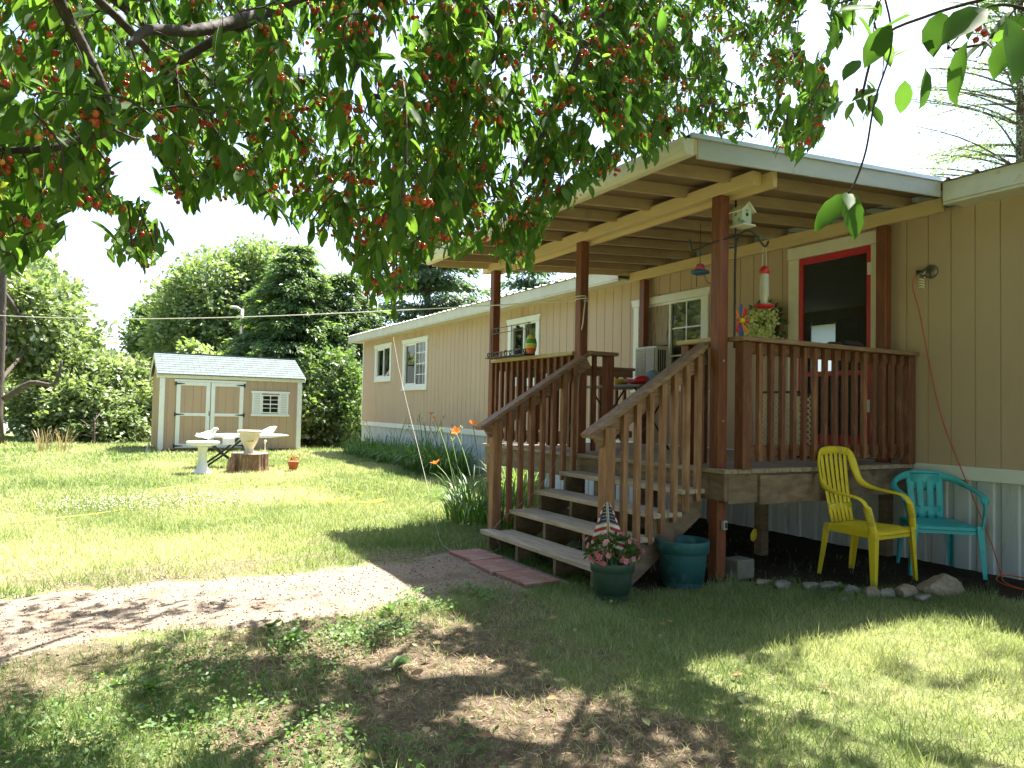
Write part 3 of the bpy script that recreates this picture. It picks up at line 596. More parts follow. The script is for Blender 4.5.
# ---------------------------------------------------------------- plastic chairs (local: front = +x)
def smooth_path(pts, n=6):
    P = [Vector(p) for p in pts]; out = []
    for i in range(len(P) - 1):
        a = P[max(i - 1, 0)]; b_ = P[i]; c = P[i + 1]; d = P[min(i + 2, len(P) - 1)]
        for k in range(n):
            t = k / n; out.append(.5 * ((2 * b_) + (c - a) * t + (2 * a - 5 * b_ + 4 * c - d) * t * t + (3 * b_ - a - 3 * c + d) * t ** 3))
    out.append(P[-1]); return out
def chair(name, loc, rz, m, label, high=True, sc=1.0):
    c = thing(name, loc, label, 'chair', 'plastic chairs beside the porch', rz)
    SH = .41
    # seat: curved slab with an apron
    mb = MB(); nx_, ny_ = 12, 10; top = []
    for i in range(nx_ + 1):
        for j in range(ny_ + 1):
            u = i / nx_; v = j / ny_ * 2 - 1
            wd = .185 + .05 * u; x = -.20 + .44 * u; z = SH - .018 * (1 - v * v) * math.sin(u * 3.0) - .03 * max(0, u - .82) / .18
            top.append((x, v * wd, z))
    idx = lambda i, j, o=0: o + i * (ny_ + 1) + j
    no = len(top); bot = [(x, y, z - .010) for x, y, z in top]
    fs = []
    for i in range(nx_):
        for j in range(ny_):
            fs.append((idx(i, j), idx(i + 1, j), idx(i + 1, j + 1), idx(i, j + 1))); fs.append((idx(i, j + 1, no), idx(i + 1, j + 1, no), idx(i + 1, j, no), idx(i, j, no)))
    for i in range(nx_): fs.append((idx(i, 0), idx(i, 0, no), idx(i + 1, 0, no), idx(i + 1, 0))); fs.append((idx(i, ny_), idx(i + 1, ny_), idx(i + 1, ny_, no), idx(i, ny_, no)))
    for j in range(ny_): fs.append((idx(0, j), idx(0, j + 1), idx(0, j + 1, no), idx(0, j, no))); fs.append((idx(nx_, j), idx(nx_, j, no), idx(nx_, j + 1, no), idx(nx_, j + 1)))
    mb.add(top + bot, fs)
    seat = mb.build('seat', m, c, smooth=True, local=True)
    mb = MB()
    mb.beam((.228, -.235, SH - .045), (.228, .235, SH - .045), .008, .055); mb.beam((-.195, -.185, SH - .03), (-.195, .185, SH - .03), .008, .05)
    for s in (-1, 1): mb.beam((-.19, s * .188, SH - .032), (.225, s * .236, SH - .036), .008, .055)
    mb.build('apron', m, c, local=True, bevel=.002)
    for s in (-1, 1):   # front legs: L sections, tapering
        mb = MB(); mb.prism([(0, 0), (.062, 0), (.062, .008), (.008, .008), (.008, .052), (0, .052)], 'z', 0, 1)
        v = mb.v; mb.v = []
        for x, y, z in v:
            k = .62 + .38 * z; X = .252 - x * k + .012 * (1 - z); Y = s * (.262 + .02 * (1 - z) - y * k); mb.v.append((X, Y, z * (SH + .0)))
        mb.build('leg', m, c, local=True, bevel=.003)
        mb = MB(); mb.prism([(0, 0), (.058, 0), (.058, .008), (.008, .008), (.008, .050), (0, .050)], 'z', 0, 1)
        v = mb.v; mb.v = []
        for x, y, z in v:
            k = .6 + .4 * z; X = -.215 - .05 * (1 - z) + x * k; Y = s * (.205 + .015 * (1 - z) - y * k); mb.v.append((X, Y, z * SH))
        mb.build('leg', m, c, local=True, bevel=.003)
    # arms flowing into the back
    if high:
        half = [(.235, .258, SH - .02), (.215, .275, SH + .10), (.185, .285, SH + .195), (.12, .290, SH + .235), (.0, .288, SH + .25), (-.12, .275, SH + .27), (-.20, .252, SH + .315), (-.235, .235, SH + .40), (-.255, .222, SH + .48), (-.27, .185, SH + .545), (-.28, .09, SH + .565)]
    else:
        half = [(.235, .258, SH - .02), (.215, .280, SH + .10), (.18, .295, SH + .20), (.10, .305, SH + .235), (-.02, .305, SH + .255), (-.14, .275, SH + .29), (-.215, .20, SH + .335), (-.255, .10, SH + .36)]
    full = half + [(half[-1][0] - .004, 0, half[-1][2] + .004)] + [(x, -y, z) for x, y, z in half[::-1]]
    pts = smooth_path(full, 5); n = len(pts)
    up_ = []; mb = MB(); m_sec = 10; vs = []; fs = []
    for i, p in enumerate(pts):
        d = (pts[min(i + 1, n - 1)] - pts[max(i - 1, 0)]).normalized()
        out = Vector((p.x * .25 - (.22 if p.x < -.1 else 0), p.y, 0)); out = (out - d * out.dot(d)).normalized()
        # flat on the arm, upright on the back
        t = min(1, max(0, (-p.x - .05) / .2)); wide = Vector((0, 0, 1)).cross(d).normalized() if d.z < .95 else out
        a = out * 1.0; b_ = d.cross(a)
        wa = .031 * (1 - t) + .011 * t; wb = .011 * (1 - t) + .033 * t
        if p.z < SH + .17: wa, wb = .011, .032
        for j in range(m_sec):
            th = 2 * math.pi * j / m_sec; vs.append(p + a * (wa * math.cos(th)) + b_ * (wb * math.sin(th)))
    for i in range(n - 1):
        for j in range(m_sec): fs.append((i * m_sec + j, i * m_sec + (j + 1) % m_sec, (i + 1) * m_sec + (j + 1) % m_sec, (i + 1) * m_sec + j))
    mb.add(vs, fs); mb.build('arm_frame', m, c, smooth=True, local=True)
    if high:
        bk = MB(); zb, zt = SH + .0, SH + .53; ys = [-.145 + .29 * i / 5 for i in range(6)]
        def bx(z): t = (z - SH) / .55; return -.19 - .09 * t - .01 * math.sin(t * 3.1)
        for i, y in enumerate(ys):
            zz = zt - (.0 if 0 < i < 5 else .01); wd = .043
            P = [(bx(z), y * (.86 + .18 * (z - SH) / .5), z) for z in np.linspace(zb, zz + .015, 8)]
            bk.tube(P, wd / 2, n=8, ry=.006, upv=(1, 0, 0))
        bk.tube([(bx(SH + .10), -.15, SH + .10), (bx(SH + .10) - .008, 0, SH + .10), (bx(SH + .10), .15, SH + .10)], .006, n=8, ry=.045, upv=(0, 0, 1))
        bk.build('backrest', m, c, local=True, smooth=True)
    else:
        bk = MB()
        def bx(z): t = (z - SH) / .36; return -.19 - .062 * t
        for y, wd in ((-.105, .062), (-.036, .062), (.036, .062), (.105, .062)):
            P = [(bx(z), y * (1 + .12 * (z - SH) / .36), z) for z in np.linspace(SH - .01, SH + .365, 8)]
            bk.tube(P, wd / 2, n=8, ry=.006, upv=(1, 0, 0))
        for z, h_ in ((SH + .05, .05), (SH + .30, .075)): bk.tube([(bx(z), -.115, z), (bx(z) - .006, 0, z), (bx(z), .115, z)], .006, n=8, ry=h_, upv=(0, 0, 1))
        bk.build('backrest', m, c, local=True, smooth=True)
    return c
chair('plastic_chair', (-3.62, 5.25, 0), math.radians(2), M['yellow'], 'yellow high-back plastic armchair with slatted back in front of the porch', True)
chair('plastic_chair', (-3.52, 6.03, 0), math.radians(-40), M['teal'], 'turquoise low-back plastic armchair against the white skirting', False)

# ---------------------------------------------------------------- pots, flags, rocks by the steps
def pot(name, c, r, h, m, label, cat, group=None):
    t = thing(name, (c[0], c[1], 0), label, cat, group)
    prof = [(r * .72, .0), (r * .76, h * .12), (r * .88, h * .70), (r * .885, h * .72), (r * .99, h * .74), (r * 1.0, h * .97), (r * .985, h), (r * .94, h), (r * .92, h * .75), (r * .80, h * .12), (0.001, h * .11)]
    MB().lathe(prof, (c[0], c[1], .002), 48, cap=False).build('pot_body', m, t, smooth=True)
    return t
tp = pot('planter_pot', (-4.03, 3.74), .19, .33, M['tealpot'], 'large empty teal plastic planter pot on the grass by the porch post', 'pot')
MB().lathe([(.150, .17), (.08, .185), (.001, .18)], (-4.03, 3.74, 0), 24, cap=False).build('soil', mat('dark_soil', (.035, .025, .018), rough=.95, bump=.5), tp, smooth=True)
fp = pot('flower_pot', (-3.98, 3.06), .15, .24, M['greenpot'], 'dark green pot full of pink flowers at the foot of the steps', 'flower pot')
R = np.random.RandomState(21)
c0 = np.array([-3.98, 3.06, .31]); n = 520
d = rnd_unit(R, n); d[:, 2] = np.abs(d[:, 2]) * 1.1 - .35; rr = R.uniform(.35, 1, n) ** .5
P = c0 + d * rr[:, None] * np.array([.17, .19, .14])
V, Fs, k_ = instance(SV, SF, P, d + .6 * rnd_unit(R, n), rnd_unit(R, n) + np.array([0, 0, 1.]), R.uniform(.025, .05, n))
M['potleaf'] = folmat('pot_plant_leaf', (.03, .07, .02), (.06, .12, .03), (.12, .18, .05))
fast_mesh('foliage', V, Fs, M['potleaf'], fp, tint=np.repeat(R.rand(n), k_))
for i in range(46):
    dd = rnd_unit(R, 1)[0]; dd[2] = abs(dd[2]) * 1.0 - .45; dd[0] = abs(dd[0]) * (1 if i % 4 else -1)
    p = c0 + norm(dd) * np.array([.18, .20, .145]) * R.uniform(.85, 1.08)
    m5 = 6; a0 = R.uniform(0, 6); up_ = norm(norm(dd) + .3 * rnd_unit(R, 1)[0]); s_ = np.cross(up_, [0, 0, 1.]); s_ = norm(s_); t_ = np.cross(up_, s_)
    X = np.array([s_ * math.cos(a0 + j * 6.283 / m5) + t_ * math.sin(a0 + j * 6.283 / m5) + up_ * R.uniform(.15, .6) for j in range(m5)] + [s_ * math.cos(a0 + .5 + j * 6.283 / 4) + t_ * math.sin(a0 + .5 + j * 6.283 / 4) + up_ * 1.3 for j in range(4)])
    V, Fs, k_ = instance(SV * [1, 1.3, 1], SF, np.repeat(p[None], len(X), 0), X, np.repeat(up_[None], len(X), 0), np.array([R.uniform(.020, .029)] * m5 + [.017] * 4))
    fast_mesh('flower', V, Fs, M['petal'], fp, tint=np.repeat(np.clip(R.rand() + R.uniform(-.2, .2, len(X)), 0, 1), k_))
# small flags on sticks in the pot
def flag(x, y, z0, z1, lean, yaw, label):
    f = thing('small_flag', (x, y, z0), label, 'flag', 'small flags in the flower pot')
    top = Vector((x + lean[0], y + lean[1], z1)); base = Vector((x, y, z0))
    MB().tube([base, top], .004, n=8).build('stick', M['stumptop'], f, smooth=True)
    nr, nc = 26, 9; H = (z1 - z0) * .66; mb = MB(); s = Vector((math.cos(yaw), math.sin(yaw), 0)); q = Vector((-s.y, s.x, 0))
    V = []
    for i in range(nr + 1):
        t = i / nr; z = z1 - .008 - t * H; wd = .012 + .115 * t ** .8
        for j in range(nc + 1):
            u = j / nc; pz = z - .05 * t * u; p = base + (top - base) * ((z - z0) / (z1 - z0)) + s * (wd * u) + q * (.016 * t * math.sin(u * 7 + t * 2)); V.append((p.x, p.y, pz))
    mb.v = V; mb.f = []; mb.mi = []
    for i in range(nr):
        for j in range(nc):
            mb.f.append((i * (nc + 1) + j, i * (nc + 1) + j + 1, (i + 1) * (nc + 1) + j + 1, (i + 1) * (nc + 1) + j))
            mb.mi.append(2 if i < 12 and j < 7 else (i // 2) % 2)
    mb.build('cloth', [M['flagwhite'], M['flagred'], M['flagblue']], f)
    st = MB()
    for i in range(1, 12, 2):
        for j in range(6):
            a = Vector(V[i * (nc + 1) + j]); b_ = Vector(V[(i + 1) * (nc + 1) + j + 1]); c = (a + b_) / 2; sx_ = min(.0036, (b_ - a).length * .4)
            if i < 4 and j % 2: continue
            for o_ in (.0018, -.0018):
                vs = [c + q * o_ + (s * math.cos(k * math.pi / 5 + 1.57) + Vector((0, 0, 1)) * math.sin(k * math.pi / 5 + 1.57)) * (sx_ if k % 2 == 0 else sx_ * .42) for k in range(10)]
                st.add(vs, [tuple(range(10))])
    o = st.build('stars', M['flagwhite'], f); tag(o, kind='stuff')
p_ = onx(616, 560, -3.93)
flag(-4.01, 3.04, .20, .635, (-.005, -.01), math.radians(-140), 'small striped flag with white stars hanging left of its stick in the flower pot')
flag(-3.995, 3.065, .20, .635, (-.015, -.03), math.radians(70), 'small striped flag drooping right of its stick in the flower pot')
def rock(c, s, m, label, seed, name='rock', cat='rock', group='rocks edging the grass by the chairs', n=14):
    R = np.random.RandomState(seed); k1 = R.normal(size=(7, 3)); k1 = norm(k1); off = R.uniform(.55, .95, 7)
    vs = []; fs = []
    for i in range(n + 1):
        th = math.pi * i / n
        for j in range(2 * n):
            ph = math.pi * j / n; v = np.array([math.sin(th) * math.cos(ph), math.sin(th) * math.sin(ph), math.cos(th)])
            r = 1.0
            for kk, oo in zip(k1, off):
                dd = v @ kk
                if dd * r > oo * .85: r = min(r, oo * .85 / dd)
            v = v * r * (1 + .04 * math.sin(9 * v[0] + seed) * math.sin(8 * v[1] + 2 * v[2]))
            vs.append((c[0] + v[0] * s[0], c[1] + v[1] * s[1], c[2] + v[2] * s[2]))
    for i in range(n):
        for j in range(2 * n): fs.append((i * 2 * n + j, i * 2 * n + (j + 1) % (2 * n), (i + 1) * 2 * n + (j + 1) % (2 * n), (i + 1) * 2 * n + j))
    off_ = Vector(c); me = bpy.data.meshes.new(name); me.from_pydata([(x - c[0], y - c[1], z - c[2]) for x, y, z in vs], [], fs); me.update()
    o = _link(me, name, m, None, False, False, 0); o.location = c
    w_ = o.modifiers.new('weld', 'WELD'); w_.merge_threshold = .0005
    return tag(o, label, cat, group)
rk = [((939, 589), (.14, .17, .10), 'tanrock', 'largest pale rock, angular, in front of the turquoise chair'),
      ((903, 592), (.07, .13, .055), 'tanrock', 'long rounded tan rock left of the largest rock'),
      ((925, 597), (.05, .08, .035), 'rock', 'flat grey rock tucked in front of the largest rock'),
      ((886, 594), (.05, .07, .05), 'rock', 'small grey rock under the front leg of the yellow chair'),
      ((872, 594), (.05, .06, .055), 'tanrock', 'pale tan rock in front of the yellow chair, second from the long tan rock'),
      ((851, 590), (.06, .09, .045), 'rock', 'flat light grey rock with a sloping top left of the yellow chair legs'),
      ((829, 587), (.06, .075, .05), 'rock', 'rounded grey rock in the middle of the rock edging'),
      ((811, 586), (.055, .07, .045), 'rock', 'round dark rock third from the left end of the edging'),
      ((783, 584), (.05, .09, .035), 'rock', 'low dark rock second from the left end of the edging'),
      ((763, 581), (.05, .08, .035), 'tanrock', 'low brownish rock at the left end of the edging'),
      ((845, 599), (.03, .05, .02), 'rock', 'tiny grey stone on the grass side of the edging')]
for i, (q, s, m_, lab) in enumerate(rk):
    p = onz(q[0], q[1] + 2, 0); rock((p[0], p[1], s[2] * .18), tuple(k * 1.08 for k in s), M[m_], lab, 30 + i)
cb = thing('concrete_block', (-4.0, 4.33, 0), 'grey concrete block under the deck corner beside the teal pot', 'concrete block')
MB().box(-4.10, -3.95, 4.22, 4.40, 0, .15).build('block_body', M['concrete'], cb, bevel=.012)
# yellow tag under the deck
mb = MB(); pc = ony(753, 538, 5.0); mb.lathe([(.001, .0), (.035, .004), (.042, .02), (.03, .055), (.02, .06), (.001, .062)], (0, 0, 0), 12, cap=False)
mb.v = [(pc[0] + z * .3, pc[1] + x, pc[2] - .03 + y + .03 + z) for x, y, z in mb.v]
tag(mb.build('garden_light', M['yellow'], None, smooth=True), 'small yellow bud-shaped garden ornament on a stalk under the deck', 'garden ornament')
MB().tube([(pc[0], pc[1], 0), (pc[0], pc[1], pc[2] - .02)], .004, 6).build('stalk', M['blackmetal'], bpy.data.objects['garden_light'])
p = ony(725, 520, 4.2)
ob = thing('outlet_box', (p[0], p[1], p[2]), 'small grey electrical outlet box low on the porch post', 'outlet box')
MB().box(-4.018, -3.985, 4.105, 4.145, .38, .45).build('box_body', M['greyplastic'], ob, bevel=.006)
MB().box(-3.9845, -3.981, 4.115, 4.135, .395, .435).build('socket', M['blackmetal'], ob)

# paving slabs at the foot of the steps
for i, (x, y, a) in enumerate(((-5.55, 2.82, .05), (-5.10, 2.78, -.03), (-4.66, 2.80, .04), (-5.75, 3.0, .3), (-4.95, 2.62, .5))):
    if i >= 3: continue
    t = thing('paving_slab', (x, y, 0), ['reddish paving slab at the left end of the bottom step', 'middle reddish paving slab along the bottom step', 'reddish paving slab at the right end of the bottom step'][i], 'paving slab', 'red paving slabs at the foot of the steps', a)
    MB().box(-.215, .215, -.15, .15, -.02, .022).build('slab_body', M['paver'], t, local=True, bevel=.006)

# ---------------------------------------------------------------- things on and around the porch
# window air conditioner
ac = thing('air_conditioner', (-7.5, WY, 1.66), 'beige window air conditioner sticking out of the porch window', 'air conditioner')
MB().box(-7.64, -7.22, 6.20, WY + .02, 1.72, 2.12).build('case', mat('ac_case', (.60, .56, .49), (.52, .48, .41), rough=.5), ac, bevel=.012)
g = MB()
for i in range(15): z = 1.735 + i * .0245; g.box(-7.62, -7.42, 6.187, 6.201, z, z + .011)
g.build('grille', M['greyplastic'], ac)
g = MB()
for i in range(4): y = 6.23 + i * .036; g.box(-7.221, -7.212, y, y + .018, 1.77, 2.07)
g.build('side_vent', M['blackmetal'], ac)
MB().box(-7.40, -7.24, 6.186, 6.1995, 1.75, 2.09).build('coil_panel', M['greyplastic'], ac, bevel=.003)
# folding table
tb = thing('folding_table', (-6.75, 5.35, DZ), 'dark folding table on the porch with crossed legs', 'table')
MB().box(-7.2, -6.15, 5.05, 5.62, DZ + .69, DZ + .72).build('tabletop', mat('table_top', (.16, .13, .11), (.12, .10, .085), rough=.5), tb, bevel=.008)
for x in (-7.08, -6.27):
    for s in (-1, 1):
        MB().tube([(x, 5.335 + s * .25, DZ + .005), (x + .012 * s, 5.335, DZ + .34), (x, 5.335 - s * .25, DZ + .69)], .011, 8).build('leg', M['blackmetal'], tb, smooth=True)
MB().tube([(-7.08, 5.335, DZ + .34), (-6.27, 5.335, DZ + .34)], .009, 8).build('brace', M['blackmetal'], tb, smooth=True)
TZ = DZ + .722
def lump(name, c, s, m, label, cat, seed, group=None):
    o = rock((c[0], c[1], c[2] + s[2] * .8), s, m, label, seed, name, cat, group, 10)
    o.data.polygons.foreach_set('use_smooth', [True] * len(o.data.polygons)); return o
by_ = thing('serving_bowl', (-6.66, 5.22, TZ), 'yellow bowl at the left end of the porch table', 'bowl')
MB().lathe([(.05, 0), (.055, .004), (.10, .055), (.115, .07), (.108, .07), (.09, .05), (.045, .012), (.001, .012)], (-6.66, 5.22, TZ), 24, cap=False).build('bowl_body', M['yel2'], by_, smooth=True)
lump('folded_cloth', (-6.45, 5.20, TZ), (.10, .13, .045), M['pink'], 'pink folded cloth on the porch table beside the yellow bowl', 'cloth', 71)
lump('plastic_toy', (-6.32, 5.22, TZ), (.08, .11, .06), M['redp'], 'red plastic toy on the porch table between pink cloth and blue cloth', 'toy', 72)
lump('crumpled_cloth', (-6.30, 5.42, TZ), (.13, .15, .10), M['blue'], 'crumpled blue cloth heaped at the back of the porch table', 'cloth', 73)
# safety gate
def gate(name, x0, x1, y, z0, z1, label, tilt=0):
    g = thing(name, ((x0 + x1) / 2, y, z0), label, 'gate', 'lattice gates behind the railing')
    f = MB(); f.box(x0, x1, y - .012, y + .012, z1 - .022, z1); f.build('top_rail', M['blackmetal'], g, bevel=.003)
    MB().box(x0, x1, y - .012, y + .012, z0, z0 + .022).build('bottom_rail', M['blackmetal'], g, bevel=.003)
    lat = MB(); st = .055; wd = x1 - x0; ht = z1 - z0 - .05
    k = -int(ht / st) - 1
    while k * st < wd:
        for sgn in (1, -1):
            pts = []
            a = k * st
            u0 = max(0, a); u1 = min(wd, a + ht)
            if u1 > u0 + .01:
                za, zb_ = u0 - a, u1 - a
                if sgn < 0: za, zb_ = ht - za, ht - zb_
                lat.beam((x0 + u0, y + .003 * sgn, z0 + .025 + za), (x0 + u1, y + .003 * sgn, z0 + .025 + zb_), .013, .006, (0, 1, 0))
        k += 1
    lat.build('lattice', mat('lattice_wood', (.72, .62, .44), (.62, .52, .36), rough=.7), g)
gate('lattice_gate', -5.36, -4.86, 6.02, DZ + .02, 1.50, 'tan lattice safety gate with black rails left of the red door')
gate('lattice_gate', -4.70, -4.44, 5.70, DZ + .02, 1.46, 'narrow tan lattice gate panel standing in front of the red door')
# shepherd hook, feeder, birdhouse
hk = thing('plant_hook', (-3.99, 4.16, 1.8), 'black iron shepherd hook fixed beside the right front porch post', 'hook')
arm = [(-3.99, 4.20, 1.76), (-3.99, 4.20, 2.45), (-3.985, 4.215, 2.60), (-3.965, 4.27, 2.665), (-3.94, 4.33, 2.665), (-3.92, 4.39, 2.60), (-3.91, 4.425, 2.56), (-3.905, 4.445, 2.565), (-3.90, 4.46, 2.60)]
MB().tube(smooth_path(arm, 6), .0085, 8).build('hook_rod', M['blackmetal'], hk, smooth=True)
MB().tube([(-3.99, 4.20, 2.40), (-3.99, 4.20, 2.90)], .0075, 8).build('upright_rod', M['blackmetal'], hk, smooth=True)
MB().tube(smooth_path([(-3.99, 4.19, 2.62), (-4.05, 4.05, 2.57), (-4.12, 3.9, 2.50), (-4.13, 3.88, 2.53), (-4.135, 3.865, 2.58)], 4), .0065, 6).build('side_arm', M['blackmetal'], hk, smooth=True)
fx, fy = -3.91, 4.43
hf_ = thing('hummingbird_feeder', (fx, fy, 2.2), 'clear bottle hummingbird feeder with red cap and red dish hanging from the hook', 'bird feeder')
for dx in (-.012, .012): MB().tube([(fx + dx * .3, fy + dx * .6, 2.575), (fx + dx, fy + dx, 2.40)], .0022, 6).build('string', M['rope'], hf_)
MB().lathe([(.001, .06), (.022, .055), (.036, .03), (.038, .0), (.03, -.004), (.001, -.004)], (fx, fy, 2.345), 20, cap=False).build('cap', M['redp'], hf_, smooth=True)
MB().lathe([(.03, .34 - .34), (.036, -.02), (.036, -.17), (.028, -.20), (.026, -.25)], (fx, fy, 2.345), 20, cap=False).build('bottle', mat('frosted_bottle', (.55, .52, .45), (.45, .40, .34), rough=.15), hf_, smooth=True)
MB().lathe([(.001, .0), (.045, .0), (.075, .012), (.078, .022), (.05, .03), (.001, .034)], (fx, fy, 2.075), 24, cap=False).build('dish', M['redp'], hf_, smooth=True)
bh = thing('birdhouse', (-3.95, 4.22, 2.70), 'little mint and white birdhouse mounted high on the porch post', 'birdhouse')
MB().prism([(4.175, 2.70), (4.275, 2.70), (4.275, 2.81), (4.225, 2.86), (4.175, 2.81)], 'x', -4.0, -3.90).build('house_body', M['mint'], bh, bevel=.003)
for s in (-1, 1):
    MB().beam((-3.945, 4.225 + s * -.004, 2.868), (-3.945, 4.225 + s * .075, 2.795), .14, .010, (0, s * .7, .7)).build('roof_panel', M['cream'], bh, bevel=.002)
h_ = MB(); h_.prism([(4.225 + .015 * math.cos(a), 2.775 + .015 * math.sin(a)) for a in np.linspace(0, 6.283, 17)[:-1]], 'x', -3.8999, -3.8975); h_.build('entrance_hole', M['blackmetal'], bh)
MB().box(-4.01, -3.87, 4.16, 4.29, 2.686, 2.699).build('floor_board', M['cream'], bh, bevel=.002)
# hanging wind ornament
wx, wy, wz = ony(700, 270, 4.9)
wo = thing('hanging_ornament', (wx, wy, wz), 'pink and blue pottery wind ornament hanging under the porch roof', 'ornament')
MB().tube([(wx, wy, wz + .05), (wx, wy, 3.06)], .003, 6).build('cord', M['blackmetal'], wo)
MB().lathe([(.001, .065), (.03, .055), (.045, .02), (.05, .0)], (wx, wy, wz), 20, cap=False).build('dome', M['pink'], wo, smooth=True)
MB().lathe([(.05, .0), (.085, -.012), (.09, -.03), (.05, -.045), (.001, -.045)], (wx, wy, wz), 20, cap=False).build('bowl', mat('blue_glaze', (.05, .16, .34), (.04, .10, .25), rough=.3), wo, smooth=True)
MB().tube([(wx - .02, wy - .02, wz - .045), (wx - .025, wy - .02, wz - .16)], .003, 6).build('chime', M['blackmetal'], wo)
MB().tube(smooth_path([(wx + .03, wy + .02, wz - .04), (wx + .05, wy + .05, wz - .12), (wx + .09, wy + .1, wz - .13)], 4), .003, 6).build('chime', M['blackmetal'], wo)
# wreath on the wall
wr = thing('wreath', (-5.60, WY - .05, 2.24), 'round wreath of pale green hydrangea flowers hanging on the wall beside the door', 'wreath')
R = np.random.RandomState(61); th = np.linspace(0, 6.283, 26)[:-1]
MB().tube([(-5.60 + .17 * math.cos(a), WY - .06, 2.22 + .17 * math.sin(a)) for a in list(th) + [th[0]]], .035, 8).build('twig_ring', M['cherrybark'], wr, smooth=True)
hy = []
for i in range(22):
    a = 6.283 * i / 14 + R.uniform(-.2, .2); rr_ = .17 + R.uniform(-.05, .05); cc = np.array([-5.60 + rr_ * math.cos(a), WY - .11 + R.uniform(-.02, .02), 2.22 + rr_ * math.sin(a)])
    if i > 13: cc = np.array([-5.60 + R.uniform(-.12, .12), WY - .12, 2.12 + R.uniform(-.05, .1)])
    n = 60; d = rnd_unit(R, n); d[:, 1] = -np.abs(d[:, 1])
    V, Fs, k_ = instance(SV * [1, 1.4, 1], SF, cc + d * .068, rnd_unit(R, n), d, R.uniform(.036, .05, n))
    hy.append((V, Fs))
V, Fs = cat_faces(hy)
o = fast_mesh('flower_heads', V, Fs, mat('hydrangea', (.72, .82, .30), (.82, .86, .48), scale=20, rough=.7, trans=.15, tint=(1, 1, .8), c3=(.30, .36, .10)), wr); tag(o, kind='stuff')
n = 90; a = R.uniform(0, 6.283, n); rr_ = R.uniform(.15, .27, n)
V, Fs, k_ = instance(SV, SF, np.stack([-5.60 + rr_ * np.cos(a), np.full(n, WY - .07), 2.22 + rr_ * np.sin(a)], 1), np.stack([np.cos(a), R.normal(size=n) * .4 - .2, np.sin(a)], 1), np.tile([0, -1., .2], (n, 1)), R.uniform(.05, .08, n))
tag(fast_mesh('leaves', V, Fs, mat('wreath_leaf', (.05, .08, .03), (.08, .11, .04), rough=.6), wr), kind='stuff')
# pinwheel flower beside the post
px_, py_2, pz_ = -4.03, 4.30, 1.98
pw = thing('pinwheel', (px_, py_2, HC + .03), 'bright orange, red and blue pinwheel flower on the railing beside the post', 'pinwheel')
MB().tube([(px_, py_2, HC + .036), (px_, py_2, pz_)], .004, 6).build('stick', M['blackmetal'], pw)
for i in range(8):
    a = i * math.pi / 4; mm = [M['orange'], M['redp'], mat('blue_paint', (.03, .07, .28), rough=.4), M['lily']][i % 4]
    c_, s_ = math.cos(a), math.sin(a); mb = MB()
    mb.add([(px_ + .01, py_2, pz_), (px_ + .012, py_2 + .075 * c_ - .03 * s_, pz_ + .11 * s_ + .03 * c_), (px_ + .02, py_2 + .09 * c_, pz_ + .13 * s_), (px_ + .004, py_2 + .07 * c_ + .02 * s_, pz_ + .10 * s_ - .02 * c_)], [(0, 1, 2, 3)])
    mb.build('petal', mm, pw)
MB().lathe([(.001, .02), (.02, .015), (.026, 0), (.02, -.015), (.001, -.02)], (px_ + .02, py_2, pz_), 12, cap=False).build('hub', M['yellow'], pw, smooth=True)
# ornamental rack with a painted owl pot hanging left
ow = ony(531, 346, 3.98)
ox, oy, oz = ow
pr = thing('plant_rack', (ox - .2, oy, oz - .1), 'black wire planter rack with scrolled edges on the left porch rail', 'plant rack')
ra = MB()
for z in (HC + .045, HC + .10): ra.tube([(-7.62, 3.96, z), (-6.72, 3.96, z)], .006, 6)
ra.build('front_bar', M['blackmetal'], pr)
MB().box(-7.62, -6.72, 3.93, 4.05, HC + .037, HC + .050).build('tray', M['blackmetal'], pr)
for i in range(9):
    cx_ = -7.58 + i * .105; rr_ = .022 + .010 * (i % 3 == 1)
    MB().tube([(cx_ + rr_ * math.cos(t), 3.952, HC + .08 + rr_ * math.sin(t)) for t in np.linspace(0, 6.283, 13)], .007, 6).build('scroll', M['blackmetal'], pr)
for x in (-7.60, -7.12, -6.74): MB().tube([(x, 4.0, HC + .04), (x, 4.0, HC + .40)], .0045, 6).build('upright', M['blackmetal'], pr)
for z in (HC + .39, HC + .33): MB().tube([(-7.62, 4.0, z), (-6.70, 4.0, z)], .0045, 6).build('top_bar', M['blackmetal'], pr)
for x in (-7.45, -6.98): MB().lathe([(.001, -.02), (.022, -.01), (.024, .01), (.001, .02)], (x, 4.0, HC + .365), 10, cap=False).build('finial', M['blackmetal'], pr, smooth=True)
owl = thing('painted_gourd', (ox, oy, HC + .05), 'small egg-shaped pot striped yellow, green and orange on the wire rack', 'ornament')
for nm, z0, z1, mm in (('base_band', 0, .05, M['orange']), ('lower_band', .05, .09, M['yel2']), ('yellow_ring', .09, .10, M['yellow']), ('green_band', .10, .15, mat('green_glaze', (.05, .30, .06), rough=.4)), ('top_band', .15, .20, M['yel2'])):
    f_ = lambda z: .062 * math.sqrt(max(0.002, 1 - ((z - .09) / .115) ** 2))
    MB().lathe([(f_(z), z) for z in np.linspace(z0, z1, 6)], (ox, oy, HC + .052), 20, cap=(nm in ('base_band', 'top_band'))).build(nm, mm, owl, smooth=True)
# dark items on the right rail cap
lump('work_glove', (PR, 5.30, HC + .036), (.05, .10, .022), M['blackmetal'], 'flat black glove lying on the right porch rail', 'glove', 75)
lump('shoe', (PR, 5.56, HC + .036), (.055, .14, .035), mat('dark_fabric', (.03, .03, .035), rough=.8), 'dark shoe lying on the right porch rail in front of the door', 'shoe', 76)
